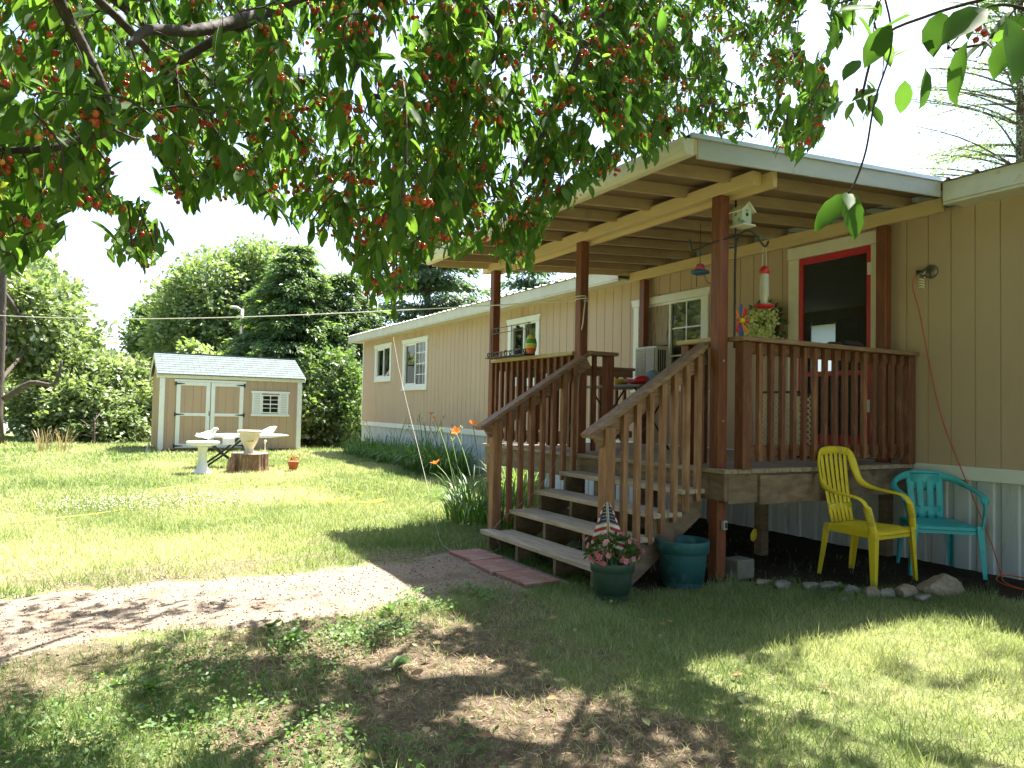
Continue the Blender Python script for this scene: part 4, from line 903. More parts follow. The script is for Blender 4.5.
# wall light
lx, ly, lz = -3.77, WY, 2.56
wl = thing('wall_light', (lx, ly, lz), 'round metal wall light holder with a spiral bulb on the tan wall', 'wall light')
ms_ = mat('aged_metal', (.30, .27, .23), (.18, .16, .14), rough=.4, metal=.7)
b_ = MB(); b_.lathe([(.001, 0), (.062, 0), (.062, .012), (.05, .028), (.001, .03)], (0, 0, 0), 24, cap=False); b_.v = [(lx + x, ly - .002 - z, lz + y) for x, y, z in b_.v]; b_.build('back_plate', ms_, wl, smooth=True)
MB().tube([(lx - .01, ly - .03, lz), (lx - .02, ly - .07, lz), (lx - .03, ly - .10, lz - .04)], [.018, .022, .024], 12).build('socket', ms_, wl, smooth=True)
MB().tube([(lx - .03, ly - .03, lz + .0), (lx - .09, ly - .08, lz - .0)], [.012, .02], 10).build('spare_socket', M['blackmetal'], wl, smooth=True)
sp_ = [(lx - .03 + .020 * math.cos(t), ly - .10 + .020 * math.sin(t), lz - .06 - .0036 * t) for t in np.linspace(0, 26, 90)]
MB().tube(sp_, .0062, 6).build('spiral_bulb', mat('bulb_glass', (.80, .74, .55), rough=.3), wl, smooth=True)
# orange extension cord
oc = [(lx - .09, ly - .08, lz - .02), (-3.90, 6.33, 2.44), (-3.85, 6.35, 2.2), (-3.76, 6.36, 1.7), (-3.66, 6.37, 1.25), (-3.53, 6.36, .92), (-3.36, 6.33, .55), (-3.2, 6.26, .25), (-3.08, 6.15, .06), (-2.98, 6.02, .02), (-2.75, 5.9, .02), (-2.6, 6.05, .03), (-2.8, 6.22, .04), (-3.05, 6.15, .05), (-3.02, 5.98, .03), (-2.8, 5.85, .03), (-2.5, 5.95, .03)]
tag(MB().tube(smooth_path(oc, 8), .0045, 6).build('extension_cord', M['orange'], smooth=True), 'orange extension cord running from the wall light to a coil by the skirting', 'extension cord')
# clothesline
cl = [(-5.97, 4.07, 2.35)]
pe = ondist(-60, 312, 15)
for t in np.linspace(0, 1, 25)[1:]: cl.append(tuple(np.array([-5.97, 4.07, 2.35]) * (1 - t) + pe * t - np.array([0, 0, .16 * math.sin(math.pi * t)])))
for a in np.linspace(0, 6.283 * 2, 24): cl.insert(0, (-5.92 + .066 * math.cos(a), 4.12 + .066 * math.sin(a), 2.34 + .004 * a))
cl = [(-5.86, 4.08, 2.05), (-5.82, 4.07, 2.12), (-5.81, 4.07, 2.2)] + cl
tag(MB().tube(cl, .006, 6).build('clothesline', M['rope'], smooth=True), 'white clothesline tied round the middle front porch post and stretched across the yard', 'rope')
# thin cord from the eave down across the lawn onto the steps
pts = []
a0 = np.array([-16.59, 6.04, 3.05]); a1 = onz(440, 540, .02)
for t in np.linspace(0, 1, 20): pts.append(tuple(a0 * (1 - t) + a1 * t - np.array([0, 0, .25 * math.sin(math.pi * t) * (1 - t)])))
for q, z in (((452, 551), .02), ((470, 554), .02), ((500, 548), .05)): pts.append(tuple(onz(*q, z)))
pts += [(-5.7, 3.06, .19), (-5.72, 3.3, .37), (-5.78, 3.6, .56), (-5.84, 3.9, .95), (-5.86, 4.06, 1.5), (-5.86, 4.07, 1.84)]
tag(MB().tube(smooth_path(pts, 4), .0022, 6).build('thin_cord', mat('grey_cord', (.40, .37, .32), rough=.8), smooth=True), 'thin pale cord hanging from the eave, trailing over the lawn and up the steps', 'cord')
# yellow hose on the lawn
hp = [(-9.6, 2.3), (-9.2, 2.9), (-9.0, 3.1), (-9.3, 3.35), (-9.15, 3.0), (-9.4, 2.6), (-9.9, 3.2), (-10.6, 3.3), (-11.5, 3.0), (-12.0, 2.0), (-11.6, .9), (-10.8, .6), (-9.6, .3), (-8.8, -.6), (-8.4, -1.8)]
tag(MB().tube(smooth_path([(x, y, .018 + .012 * math.sin(x * 3 + y * 5)) for x, y in hp], 8), .006, 6).build('garden_hose', M['hose'], smooth=True), 'yellow garden hose looping over the sunny lawn', 'hose')

# ---------------------------------------------------------------- shed
sx, sy0, sy1, sz = -20.5, 1.30, 4.84, 2.0; sd = 2.45; ang = math.radians(2)
shed = thing('garden_shed', (sx, (sy0 + sy1) / 2, 0), 'tan garden shed with white trimmed double doors and grey-green shingle roof', 'shed', rz=math.radians(1.0))
W_ = (sy1 - sy0) / 2
mb = MB()
def shed_front(mb, y0, y1, z0, z1, x=0.0, g=.2):
    pts = [(y0, x)]; k = math.ceil((y0 + .02) / g)
    while k * g < y1 - .02: c = k * g; pts += [(c - .006, x), (c - .004, x - .008), (c + .004, x - .008), (c + .006, x)]; k += 1
    pts.append((y1, x)); n = len(pts)
    mb.add([(b, a, z0) for a, b in pts] + [(b, a, z1) for a, b in pts], [(i, i + 1, n + i + 1, n + i) for i in range(n - 1)])
# window opening in the front wall (local y)
wy0, wy1, wz0, wz1 = .72, 1.18, 1.02, 1.52
shed_front(mb, -W_, wy0, .06, sz); shed_front(mb, wy1, W_, .06, sz); shed_front(mb, wy0, wy1, .06, wz0); shed_front(mb, wy0, wy1, wz1, sz)
rzd = .55
for s in (-1, 1): mb.add([(0, s * W_, .06), (-sd, s * W_, .06), (-sd, s * W_, sz), (-sd / 2, s * W_, sz + rzd), (0, s * W_, sz)], [(0, 1, 2, 3, 4)])
mb.add([(-sd, -W_, .06), (-sd, W_, .06), (-sd, W_, sz), (-sd, -W_, sz)], [(0, 1, 2, 3)])
mb.build('wall', M['shedwall'], shed, local=True)
mb = MB(); mb.add([(-.5, -W_ + .05, .1), (-.5, W_ - .05, .1), (-.5, W_ - .05, sz), (-.5, -W_ + .05, sz)], [(0, 1, 2, 3)]); mb.build('interior', M['dark'], shed, local=True)
# roof: courses of shingles as shallow steps
sl_ = math.hypot(sd / 2 + .12, rzd + .05)
for sgn in (1, -1):
    mb = MB(); nC = 9
    for c in range(nC):
        t0, t1 = c / nC, (c + 1) / nC + .02
        xa = -sd / 2 + sgn * (sd / 2 + .14) * (1 - t0); xb = -sd / 2 + sgn * (sd / 2 + .14) * (1 - min(t1, 1))
        za = sz - .02 + (rzd + .06) * t0; zb = sz - .02 + (rzd + .06) * min(t1, 1)
        y = -W_ - .10; k = c % 2
        while y < W_ + .10:
            wdt = .30 if not (y == -W_ - .10 and k) else .15; y2 = min(y + wdt, W_ + .10)
            mb.add([(xa, y + .003, za), (xb, y + .003, zb), (xb, y2 - .003, zb), (xa, y2 - .003, za), (xa, y + .003, za + .018), (xb, y + .003, zb + .008), (xb, y2 - .003, zb + .008), (xa, y2 - .003, za + .018)],
                   [(0, 1, 2, 3), (4, 7, 6, 5), (0, 4, 5, 1), (2, 6, 7, 3), (0, 3, 7, 4), (1, 5, 6, 2)])
            y = y2
    mb.build('roof_slope', M['shedroof'], shed, local=True)
MB().beam((-sd / 2, -W_ - .10, sz + rzd + .055), (-sd / 2, W_ + .10, sz + rzd + .055), .10, .02).build('ridge_cap', M['shedroof'], shed, local=True)
MB().box(.005, .035, -W_ - .09, W_ + .09, sz - .11, sz - .022).build('fascia', M['white'], shed, local=True, bevel=.004)
for s in (-1, 1):
    for sg in (-1, 1): MB().beam((-sd / 2 + sg * (sd / 2 + .10), s * (W_ + .085), sz - .08), (-sd / 2, s * (W_ + .085), sz + rzd - .02), .02, .09, (1, 0, 1)).build('rake_trim', M['white'], shed, local=True)
    y = s * W_; MB().box(-.05, .028, min(y, y - s * .10) - (0 if s > 0 else .02), max(y, y - s * .10) + (.02 if s > 0 else 0), .04, sz - .115).build('corner_trim', M['white'], shed, local=True, bevel=.004)
dy0, dy1, dz1 = -1.40, .24, 1.80; dm = (dy0 + dy1) / 2
for s, a, b_ in ((-1, dy0, dm - .01), (1, dm + .01, dy1)):
    mb = MB(); shed_front(mb, a + .08, b_ - .08, .16, dz1 - .08, x=.018, g=.2); d_ = mb.build('door', M['shedwall'], shed, local=True)
    tr = MB(); tr.box(.01, .042, a, a + .10, .10, dz1); tr.box(.01, .042, b_ - .10, b_, .10, dz1)
    for z0, z1 in ((.10, .20), (dz1 - .09, dz1), (.92, 1.00)): tr.box(.011, .040, a + .10, b_ - .10, z0, z1)
    tr.build('door_trim', M['white'], d_, local=True, bevel=.003)
    e = a if s < 0 else b_
    for z in (.15, .96, dz1 - .05):
        h_ = MB(); h_.box(.043, .052, e - .02 * s * -1 - .02, e - .02 * s * -1 + .02, z - .05, z + .05); h_.beam((.048, e, z), (.048, e - s * .19, z), .008, .045, h1=.015); h_.build('hinge', M['blackmetal'], d_, local=True)
MB().box(.043, .06, dm - .035, dm - .02, .93, 1.05).build('door_handle', M['blackmetal'], shed, local=True)
MB().box(.005, .045, dy0 - .05, dy1 + .05, dz1 + .004, dz1 + .065).build('door_head', M['white'], shed, local=True, bevel=.003)
wn = MB(); f = .03
for a, b_, c, d in ((wy0, wy0 + f, wz0, wz1), (wy1 - f, wy1, wz0, wz1), (wy0 + f, wy1 - f, wz0, wz0 + f), (wy0 + f, wy1 - f, wz1 - f, wz1)): wn.box(-.02, .03, a, b_, c, d)
wn.box(-.01, .02, (wy0 + wy1) / 2 - .01, (wy0 + wy1) / 2 + .01, wz0 + f, wz1 - f)
for z in (wz0 + .142, wz0 + .25, wz0 + .366): wn.box(-.009, .019, wy0 + f, wy1 - f, z - (.014 if z == wz0 + .25 else .008), z + (.014 if z == wz0 + .25 else .008))
wn = wn.build('window', M['white'], shed, local=True)
MB().add([(0, wy0, wz0), (0, wy1, wz0), (0, wy1, wz1), (0, wy0, wz1)], [(0, 1, 2, 3)]).build('pane', M['glass'], wn, local=True)
for a in (wy0 - .25, wy1 + .005):
    s_ = MB(); s_.box(.002, .026, a, a + .04, wz0 - .02, wz1 + .04); s_.box(.002, .026, a + .205, a + .245, wz0 - .02, wz1 + .04)
    for i in range(12): z = wz0 - .015 + i * .0465; s_.box(.004, .020, a + .04, a + .205, z, z + .036)
    s_.build('shutter', M['white'], wn, local=True)
MB().box(.002, .04, wy0 - .28, wy1 + .28, wz1 + .041, wz1 + .10).build('window_head', M['white'], wn, local=True, bevel=.003)
MB().box(.002, .05, wy0 - .28, wy1 + .28, wz0 - .08, wz0 - .021).build('window_sill', M['white'], wn, local=True, bevel=.003)

# ---------------------------------------------------------------- yard things in front of the shed
bx_, by2 = -13.95, 1.60
bb = thing('bird_bath', (bx_, by2, 0), 'white concrete bird bath standing on the lawn left of the stump', 'bird bath')
MB().lathe([(.17, 0), (.17, .03), (.13, .05), (.10, .10), (.075, .22), (.068, .36), (.085, .47), (.12, .49)], (bx_, by2, 0), 28).build('pedestal', M['bath'], bb, smooth=True)
MB().lathe([(.10, .49), (.20, .51), (.27, .53), (.28, .57), (.27, .58), (.22, .555), (.001, .54)], (bx_, by2, 0), 32, cap=False).build('basin', M['bath'], bb, smooth=True)
def bird(name, x, y, z, s, m, label, yaw):
    b = thing(name, (x, y, z), label, 'bird ornament', None, yaw)
    mb = MB(); mb.tube([(-.16, 0, .075), (-.11, 0, .065), (-.05, 0, .06), (.0, 0, .065), (.05, 0, .09), (.075, 0, .12), (.09, 0, .145), (.11, 0, .148), (.135, 0, .14)], [.012, .02, .045, .055, .045, .03, .03, .02, .004], 12)
    mb.v = [(a * s, b_ * s, c * s) for a, b_, c in mb.v]; mb.build('bird_body', m, b, smooth=True, local=True)
    for sg in (-1, 1):
        wv = MB(); wv.tube([(.03, sg * .04, .09), (-.04, sg * .055, .08), (-.11, sg * .04, .075)], [.018, .03, .006], 8, ry=.012); wv.v = [(a * s, b_ * s, c * s) for a, b_, c in wv.v]; wv.build('wing', m, b, smooth=True, local=True)
    st = MB(); st.tube([(.0, 0, 0), (.0, 0, .05)], .012, 8); st.v = [(a * s, b_ * s, c * s) for a, b_, c in st.v]; st.build('stand', m, b, local=True)
    return b
bird('bird_figurine', -13.93, 1.68, .61, 1.3, M['bath'], 'white bird figurine perched on the rim of the bird bath', 1.2)
sc_, st_y = -14.15, 2.44
sp = thing('tree_stump', (sc_, st_y, 0), 'thick cut tree stump with rough bark carrying the urn', 'tree stump')
mb = MB(); n = 56; lay = [(0, 1.12), (.03, 1.05), (.12, 1.0), (.25, .98), (.345, .98), (.35, .95)]; rr_ = [.33 * (1 + .035 * math.sin(j * .9) + .025 * math.sin(j * 2.7 + 1) + .02 * math.sin(j * 5.1)) for j in range(n)]
vs = [(sc_ + rr_[j] * k * math.cos(2 * math.pi * j / n), st_y + rr_[j] * k * math.sin(2 * math.pi * j / n), z) for z, k in lay for j in range(n)]
mb.add(vs, [(i * n + j, i * n + (j + 1) % n, (i + 1) * n + (j + 1) % n, (i + 1) * n + j) for i in range(len(lay) - 1) for j in range(n)]); mb.build('bark_side', M['stump'], sp)
MB().add([(sc_ + rr_[j] * .95 * math.cos(2 * math.pi * j / n), st_y + rr_[j] * .95 * math.sin(2 * math.pi * j / n), .351) for j in range(n)], [tuple(range(n))]).build('cut_top', M['stumptop'], sp)
lg = tag(MB().tube([(sc_ + .25, st_y - .38, .0), (sc_ + .16, st_y - .33, .27)], [.075, .07], 12).build('short_log', M['stump'], smooth=False), 'short log leaning on the left side of the stump', 'log')
ur = thing('stone_urn', (sc_, st_y - .02, .352), 'pale stone urn planter standing on the tree stump', 'urn')
MB().lathe([(.10, 0), (.10, .03), (.07, .05), (.085, .10), (.135, .19), (.175, .30), (.18, .36), (.215, .375), (.225, .39), (.22, .42), (.195, .42), (.16, .34), (.13, .2), (.001, .15)], (sc_, st_y - .02, .352), 36, cap=False).build('urn_body', M['urn'], ur, smooth=True)
MB().box(sc_ + .12, sc_ + .165, st_y - .08, st_y + .03, .352 + .20, .352 + .222).build('yellow_mark', M['yellow'], ur, bevel=.003)
gn = thing('stake_light', (sc_ + .15, st_y + .25, .35), 'small white stake ornament standing at the right edge of the stump', 'garden ornament')
MB().tube([(sc_ + .12, st_y + .24, .35), (sc_ + .12, st_y + .24, .54)], .008, 8).build('stake', M['bath'], gn)
MB().lathe([(.001, .04), (.022, .03), (.025, .0), (.015, -.02), (.001, -.025)], (sc_ + .12, st_y + .24, .56), 12, cap=False).build('globe', M['bath'], gn, smooth=True)
ft = thing('camp_table', (-15.2, 2.45, 0), 'white folding camp table with black crossed legs behind the stump', 'table')
mb = MB(); mb.prism([(1.62, .60), (2.95, .60), (3.30, .635), (3.30, .65), (2.95, .655), (2.2, .665), (1.62, .625)], 'x', -15.5, -14.9); mb.build('tabletop', M['ltable'], ft, bevel=.01)
MB().prism([(2.75, .67), (3.02, .69), (3.10, .82), (2.98, .80)], 'x', -15.3, -15.05).build('folded_flap', M['ltable'], ft, bevel=.006)
for x in (-15.42, -14.98):
    for a, b_ in (((1.75, .59), (2.45, .02)), ((2.45, .59), (1.75, .02))):
        MB().tube([(x, a[0], a[1]), (x, (a[0] + b_[0]) / 2, (a[1] + b_[1]) / 2 - .03), (x, b_[0], b_[1])], .02, 8).build('leg', M['blackmetal'], ft, smooth=True)
bxw = thing('white_box', (-14.85, 2.1, .5), 'small white box hanging at the front edge of the camp table', 'box')
MB().box(-14.89, -14.80, 2.05, 2.26, .47, .60).build('box_body', M['bath'], bxw, bevel=.006)
tpx, tpy = onz(293, 471)[:2]
rp = thing('flower_pot', (tpx, tpy, 0), 'tiny terracotta pot with a red plant on the lawn right of the stump', 'flower pot')
MB().lathe([(.07, 0), (.075, .01), (.10, .13), (.11, .13), (.11, .155), (.09, .155), (.001, .14)], (tpx, tpy, 0.03), 20, cap=False).build('pot_body', M['terracotta'], rp, smooth=True)
R = np.random.RandomState(5); n = 70; d = rnd_unit(R, n); d[:, 2] = np.abs(d[:, 2])
V, Fs, k_ = instance(SV, SF, np.array([tpx, tpy, .20]) + d * np.array([.08, .12, .16]) * R.rand(n, 1), d, rnd_unit(R, n), R.uniform(.03, .05, n))
fast_mesh('foliage', V, Fs, folmat('red_foliage', (.10, .06, .03), (.30, .07, .03), (.45, .12, .05)), rp, tint=np.repeat(R.rand(n), k_))
# pale branch leaning against the shed
tag(MB().tube([tuple(onx(140, 462, -20.2)), tuple(onx(146, 452, -20.4)), tuple(onx(149, 443, -20.6))], [.03, .025, .02], 6).build('dead_branch', M['bath'] if 0 else mat('grey_branch', (.45, .42, .38), rough=.9), smooth=True), 'pale bare branch propped against the left end of the shed', 'branch')

# ---------------------------------------------------------------- trees and shrubs
def crown_points(R, lobes, n, shell=.45):
    """clump centres inside uneven ellipsoid lobes (cx,cy,cz,rx,ry,rz)"""
    lobes = np.array(lobes, float); wgt = lobes[:, 3] * lobes[:, 4] * lobes[:, 5]; wgt = wgt ** .8; wgt /= wgt.sum()
    k = R.choice(len(lobes), n, p=wgt); d = rnd_unit(R, n); r = shell + (1 - shell) * R.rand(n) ** .6
    r *= 1 + .16 * np.sin(5 * d[:, 0] + k) * np.sin(4 * d[:, 1] + 2 * k) + .08 * np.sin(11 * d[:, 2] + 7 * d[:, 1])
    return lobes[k, :3] + d * r[:, None] * lobes[k, 3:], d, k
LSC = 1.35
def leaf_cloud(R, P, D, per, spread, size, flat=.5, droop=.15):
    n = len(P); m = n * per
    pos = np.repeat(P, per, 0) + R.normal(size=(m, 3)) * np.array(spread) 
    out = np.repeat(D, per, 0)
    X = norm(out + .9 * rnd_unit(R, m) + np.array([0, 0, -droop])); Nn = rnd_unit(R, m) + np.array([0, 0, flat]) * 2
    s = R.uniform(.6, 1.25, m) * size * LSC
    V, Fs, k = instance(SV * [1, 1.1, 1], SF, pos, X, Nn, s)
    t = np.clip(np.repeat(R.rand(n), per) * .6 + R.rand(m) * .4, 0, 1)
    return V, Fs, np.repeat(t, k)
def tree(name, base, h, trunk_r, lobes, nclump, per, spread, size, leafm, label, cat='tree', group=None, seed=1, limbs=7, bark='bark', lean=(0, 0), trunk_top=.75, smd=.15, flat=.5):
    R = np.random.RandomState(seed); t = thing(name, base, label, cat, group)
    base = np.array(base, float); mb = MB()
    top = base + np.array([lean[0], lean[1], h * trunk_top]); pts = []
    for u in np.linspace(0, 1, 8): pts.append(base * (1 - u) + top * u + np.array([math.sin(u * 4 + seed) * .06, math.cos(u * 3 + seed) * .06, 0]) * h * .12 * u)
    mb.tube(pts, [trunk_r * (1.25 if i == 0 else 1) * (1 - .75 * i / 7) for i in range(8)], 10)
    tk = mb.build('trunk', M[bark], t, smooth=True)
    P, D, k = crown_points(R, lobes, nclump)
    mb = MB()
    for i in range(limbs):
        s = pts[2 + i % 5]; L_ = lobes[i % len(lobes)]; e = np.array(L_[:3]) + rnd_unit(R, 1)[0] * np.array(L_[3:]) * .65
        mid = (np.array(s) * .5 + e * .5) + np.array([0, 0, -.08 * h * .3]); r = trunk_r * .38
        lm = MB().tube(smooth_path([s, mid, e], 4), [r * (1 - .8 * j / 8) for j in range(9)], 7).build('limb', M[bark], t, smooth=True)
    V, Fs, tt = leaf_cloud(R, P, D, per, spread, size, flat, smd)
    tag(fast_mesh('crown', V, Fs, leafm, t, tint=tt), kind='stuff')
    return t
def lob(q, D, r):       # lobe centred on the ray through a pixel at depth D (metres), radii r
    p = ondist(q[0], q[1], D); return (p[0], p[1], p[2], *r)
fm_left = folmat('broad_leaf_light', (.13, .175, .085), (.21, .26, .13), (.33, .37, .21), tint=(1.6, 1.8, .8))
fm_bush = folmat('bush_leaf', (.10, .145, .07), (.21, .26, .13), (.38, .41, .27), tint=(1.6, 1.8, .8))
fm_dark = folmat('evergreen_needles', (.085, .13, .065), (.14, .20, .10), (.23, .29, .15), trans=.42)
fm_yel = folmat('yellow_green_leaf', (.12, .17, .075), (.21, .27, .115), (.34, .38, .20), tint=(1.6, 1.8, .75))
fm_pine = folmat('pine_needles', (.06, .10, .06), (.10, .15, .085), (.17, .22, .13), trans=.3)
fm_deep = folmat('dark_shrub_leaf', (.06, .10, .045), (.10, .15, .07), (.18, .22, .11), trans=.38)
G1 = 'trees beyond the lawn'
# left broadleaf tree
tb_ = onx(-6, 448, -24.6)
tree('broadleaf_tree', (tb_[0], tb_[1], 0), 8.5, .19, [lob((10, 310), 22.5, (1.5, 1.7, 1.3)), lob((45, 305), 24.5, (1.5, 1.3, 1.0)), lob((-40, 330), 24, (2.2, 2.2, 1.8)), lob((70, 345), 25, (1.4, 1.3, .8)), lob((20, 345), 22.8, (1.0, 1.3, .6)), lob((-60, 250), 25, (2, 2.2, 1.6)), lob((0, 270), 25, (1.5, 1.5, 1.1))],
     1300, 20, (.20, .20, .13), .17, fm_left, 'light green broadleaf tree with dark forked trunk at the left edge of the lawn', group=G1, seed=11, limbs=9, trunk_top=.7)
mbl = MB(); q0 = onx(4, 400, -24.0); q1 = onx(30, 383, -23.8); q2 = onx(54, 384, -23.6); q3 = onx(62, 360, -23.6)
mbl.tube(smooth_path([q0, q1, q2, q3], 4), [.10, .09, .08, .075, .07, .065, .06, .055, .05, .045, .04, .035, .03][:13], 8).build('limb', M['bark'], [o for o in COL.objects if o.name.startswith('broadleaf_tree')][0], smooth=True)
# large bush left of the shed
b0 = onz(88, 449)
tree('large_bush', (b0[0] - 2.2, b0[1] + .1, 0), 1.3, .05, [lob((60, 428), 22.6, (1.3, 1.2, .9)), lob((105, 430), 22.6, (1.2, 1.25, .85)), lob((80, 405), 22.8, (1.3, 1.6, .9)), lob((130, 420), 23.6, (1.1, .75, .95)), lob((95, 385), 24, (1.4, 1.9, 1.1)), lob((70, 370), 24.4, (1.4, 1.5, .8)), lob((112, 378), 24.6, (1.2, 1.1, .6)), lob((40, 410), 23.8, (1.2, .8, 1.0))],
     1700, 20, (.16, .16, .10), .13, fm_bush, 'big rounded bush, pale on top, filling the space left of the shed', 'bush', seed=12, limbs=9, trunk_top=.6, flat=.7)
# tree behind the shed
c0_ = onx(225, 440, -29.0)
tree('broadleaf_tree', (c0_[0], c0_[1], 0), 8.0, .25, [lob((225, 285), 29, (2.2, 1.9, 1.3)), lob((195, 310), 29, (2, 1.5, 1.4)), lob((240, 330), 28.5, (2, 2.4, 1.8)), lob((205, 345), 28.5, (2, 2.0, 1.6)), lob((262, 268), 29.5, (1.6, 1.4, 1.0)), lob((230, 400), 28, (2, 3, 1.6))],
     2100, 20, (.22, .22, .15), .15, fm_yel, 'tall rounded yellow-green tree rising straight behind the shed', group=G1, seed=13, limbs=8)
c1_ = onx(160, 440, -33.0)
tree('broadleaf_tree', (c1_[0], c1_[1], 0), 6.5, .2, [lob((160, 345), 33, (1.6, 1.3, 1.7)), lob((152, 330), 33.5, (1.4, .8, 1.2)), lob((172, 320), 33.5, (1.4, 1.0, 1.2)), lob((160, 385), 33, (1.6, 1.7, 1.4))],
     900, 18, (.18, .18, .14), .16, fm_deep, 'dark green tree half hidden left of the yellow-green tree behind the shed', group=G1, seed=14, limbs=4)
# conifer behind shed right: drooping layered boughs
def conifer(name, base, h, r0, leafm, label, seed, whorls=24, per=9, power=.8, needle=.16, dens=26, z0=.04, group=G1, trunk=.22, tip=.05, hang=.25, arcs=None, spread=.11, cat='tree'):
    R = np.random.RandomState(seed); t = thing(name, base, label, cat, group); b = np.array(base, float)
    MB().tube([tuple(b + np.array([0, 0, h * u])) for u in np.linspace(0, 1, 6)], [trunk * (1 - .9 * u) for u in np.linspace(0, 1, 6)], 10).build('trunk', M['bark'], t, smooth=True)
    P = []; D = []; br = MB()
    for i in range(whorls):
        u = z0 + (1 - z0) * (i + R.rand() * .6) / whorls; z = h * u; rr = (r0 * (1 - u) ** power + tip) 
        for j in range(per):
            a = R.uniform(0, 6.283) if arcs is None else R.uniform(*arcs); ln = rr * R.uniform(.65, 1.12)
            d = np.array([math.cos(a), math.sin(a), 0]); m = max(4, int(ln * 7)); pp = []
            for s in np.linspace(0, 1, 6): pp.append(b + np.array([0, 0, z]) + d * ln * s + np.array([0, 0, (.12 * math.sin(s * 3.0) - hang * s * s) * ln]))
            br.tube([tuple(q) for q in pp], [.035 * trunk / .22 * (1 - .8 * s) + .004 for s in np.linspace(0, 1, 6)], 4, cap=False)
            for s in np.linspace(.2, 1, m * 2):
                q = b + np.array([0, 0, z]) + d * ln * s + np.array([0, 0, (.12 * math.sin(s * 3.0) - hang * s * s) * ln])
                side = np.array([-d[1], d[0], 0]) * R.uniform(-1, 1) * ln * .28 * (1.15 - s)
                P.append(q + side); D.append(norm(d + side * .8 + np.array([0, 0, -.3])))
    tag(br.build('branches', M['bark'], t), kind='stuff')
    P = np.array(P); D = np.array(D); per_ = dens
    n = len(P) * per_
    pos = np.repeat(P, per_, 0) + R.normal(size=(n, 3)) * np.array([spread, spread, spread * .45])
    X = norm(np.repeat(D, per_, 0) + .55 * rnd_unit(R, n)); V, Fs, k = instance(SV * [1, .55, 1], SF, pos, X, rnd_unit(R, n) + np.array([0, 0, 1.2]), needle * R.uniform(.6, 1.2, n))
    tt = np.clip(np.repeat(R.rand(len(P)), per_) * .6 + R.rand(n) * .4, 0, 1)
    tag(fast_mesh('crown', V, Fs, leafm, t, tint=np.repeat(tt, k)), kind='stuff'); return t
c2 = onx(292, 440, -26.0)
conifer('spruce_tree', (c2[0], c2[1], 0), 7.0, 3.1, fm_dark, 'broad dark conifer with drooping layered boughs behind the right end of the shed', 15, whorls=26, per=15, power=.62, dens=14, needle=.20, hang=.12)
c3 = onx(345, 440, -25.0)
conifer('spruce_tree', (c3[0] - 1, c3[1], 0), 6.2, 2.9, fm_deep, 'dark conifer between the shed and the far corner of the home', 16, whorls=22, per=13, power=.6, dens=13, needle=.20, hang=.15)
c4 = onx(425, 400, -28.0)
conifer('pine_tree', (c4[0], c4[1], 0), 10.5, 4.3, fm_pine, 'airy pine tree showing over the roof at the far end of the home', 17, whorls=17, per=8, power=.6, dens=11, needle=.26, hang=-.05, trunk=.28, spread=.2)
c5 = ondist(1021, 300, 21)
conifer('pine_tree', (c5[0], c5[1], 0), 17, 4.6, folmat('pale_pine_needles', (.12, .16, .12), (.17, .22, .17), (.25, .30, .24), trans=.45), 'tall thin pine with sparse upswept branches at the right edge behind the roof', 18, whorls=40, per=8, power=.5, dens=4, needle=.13, hang=-.22, trunk=.22, spread=.18)
c6 = onx(510, 380, -26)
conifer('pine_tree', (c6[0], c6[1] + 1, 0), 8.6, 3.2, fm_pine, 'pale green pine top showing just left of the porch roof', 19, whorls=14, per=8, power=.55, dens=9, needle=.26, hang=-.05, spread=.2)
# shrubs at the shed / home gap and behind the shed
def shrub(name, lobes, ncl, per, size, m, label, seed, cat='shrub', group=None, spread=.13, stems=6, base=None, flat=.5):
    R = np.random.RandomState(seed); lb = np.array(lobes); c = base if base is not None else (lb[:, 0].mean(), lb[:, 1].mean(), 0)
    t = thing(name, c, label, cat, group)
    st = MB()
    for i in range(stems):
        L_ = lobes[i % len(lobes)]; e = np.array(L_[:3]) + rnd_unit(R, 1)[0] * np.array(L_[3:]) * .6; s = np.array(c) + R.normal(size=3) * [.1, .1, 0]
        MB().tube(smooth_path([s, (s + e) / 2 + R.normal(size=3) * .08, e], 3), [.03, .028, .025, .02, .015, .012, .008], 6).build('stem', M['bark'], t)
    P, D, k = crown_points(R, lobes, ncl); P[:, 2] = np.maximum(P[:, 2], .06)
    V, Fs, tt = leaf_cloud(R, P, D, per, (spread, spread, spread * .7), size, flat); fast_mesh('foliage', V, Fs, m, t, tint=tt); return t
shrub('shrub', [lob((322, 415), 22.5, (.9, .8, .9)), lob((345, 400), 22.8, (.9, .7, 1.2)), lob((330, 375), 23.5, (.9, 1.0, .9)), lob((352, 425), 22.2, (.8, .5, .6)), lob((315, 435), 22.2, (.7, .5, .4))], 620, 14, .12, fm_deep, 'dark leafy shrub filling the gap between the shed and the home', 41)
shrub('shrub', [lob((232, 362), 24.5, (.5, 1.4, .45)), lob((200, 358), 24.6, (.5, .9, .45)), lob((275, 366), 24.5, (.5, 1.0, .35)), lob((215, 395), 24.6, (.6, 2.2, .8))], 330, 12, .16, fm_yel, 'bright yellow-green bush peeking over the ridge of the shed', 42, flat=1)
shrub('shrub', [lob((25, 425), 40, (1.2, 3, 1.0)), lob((-5, 400), 44, (1.5, 3, 1.6)), lob((30, 398), 46, (1.5, 2.5, 1.6))], 260, 14, .22, fm_yel, 'yellow-green hedge far beyond the driveway seen under the left tree', 43)
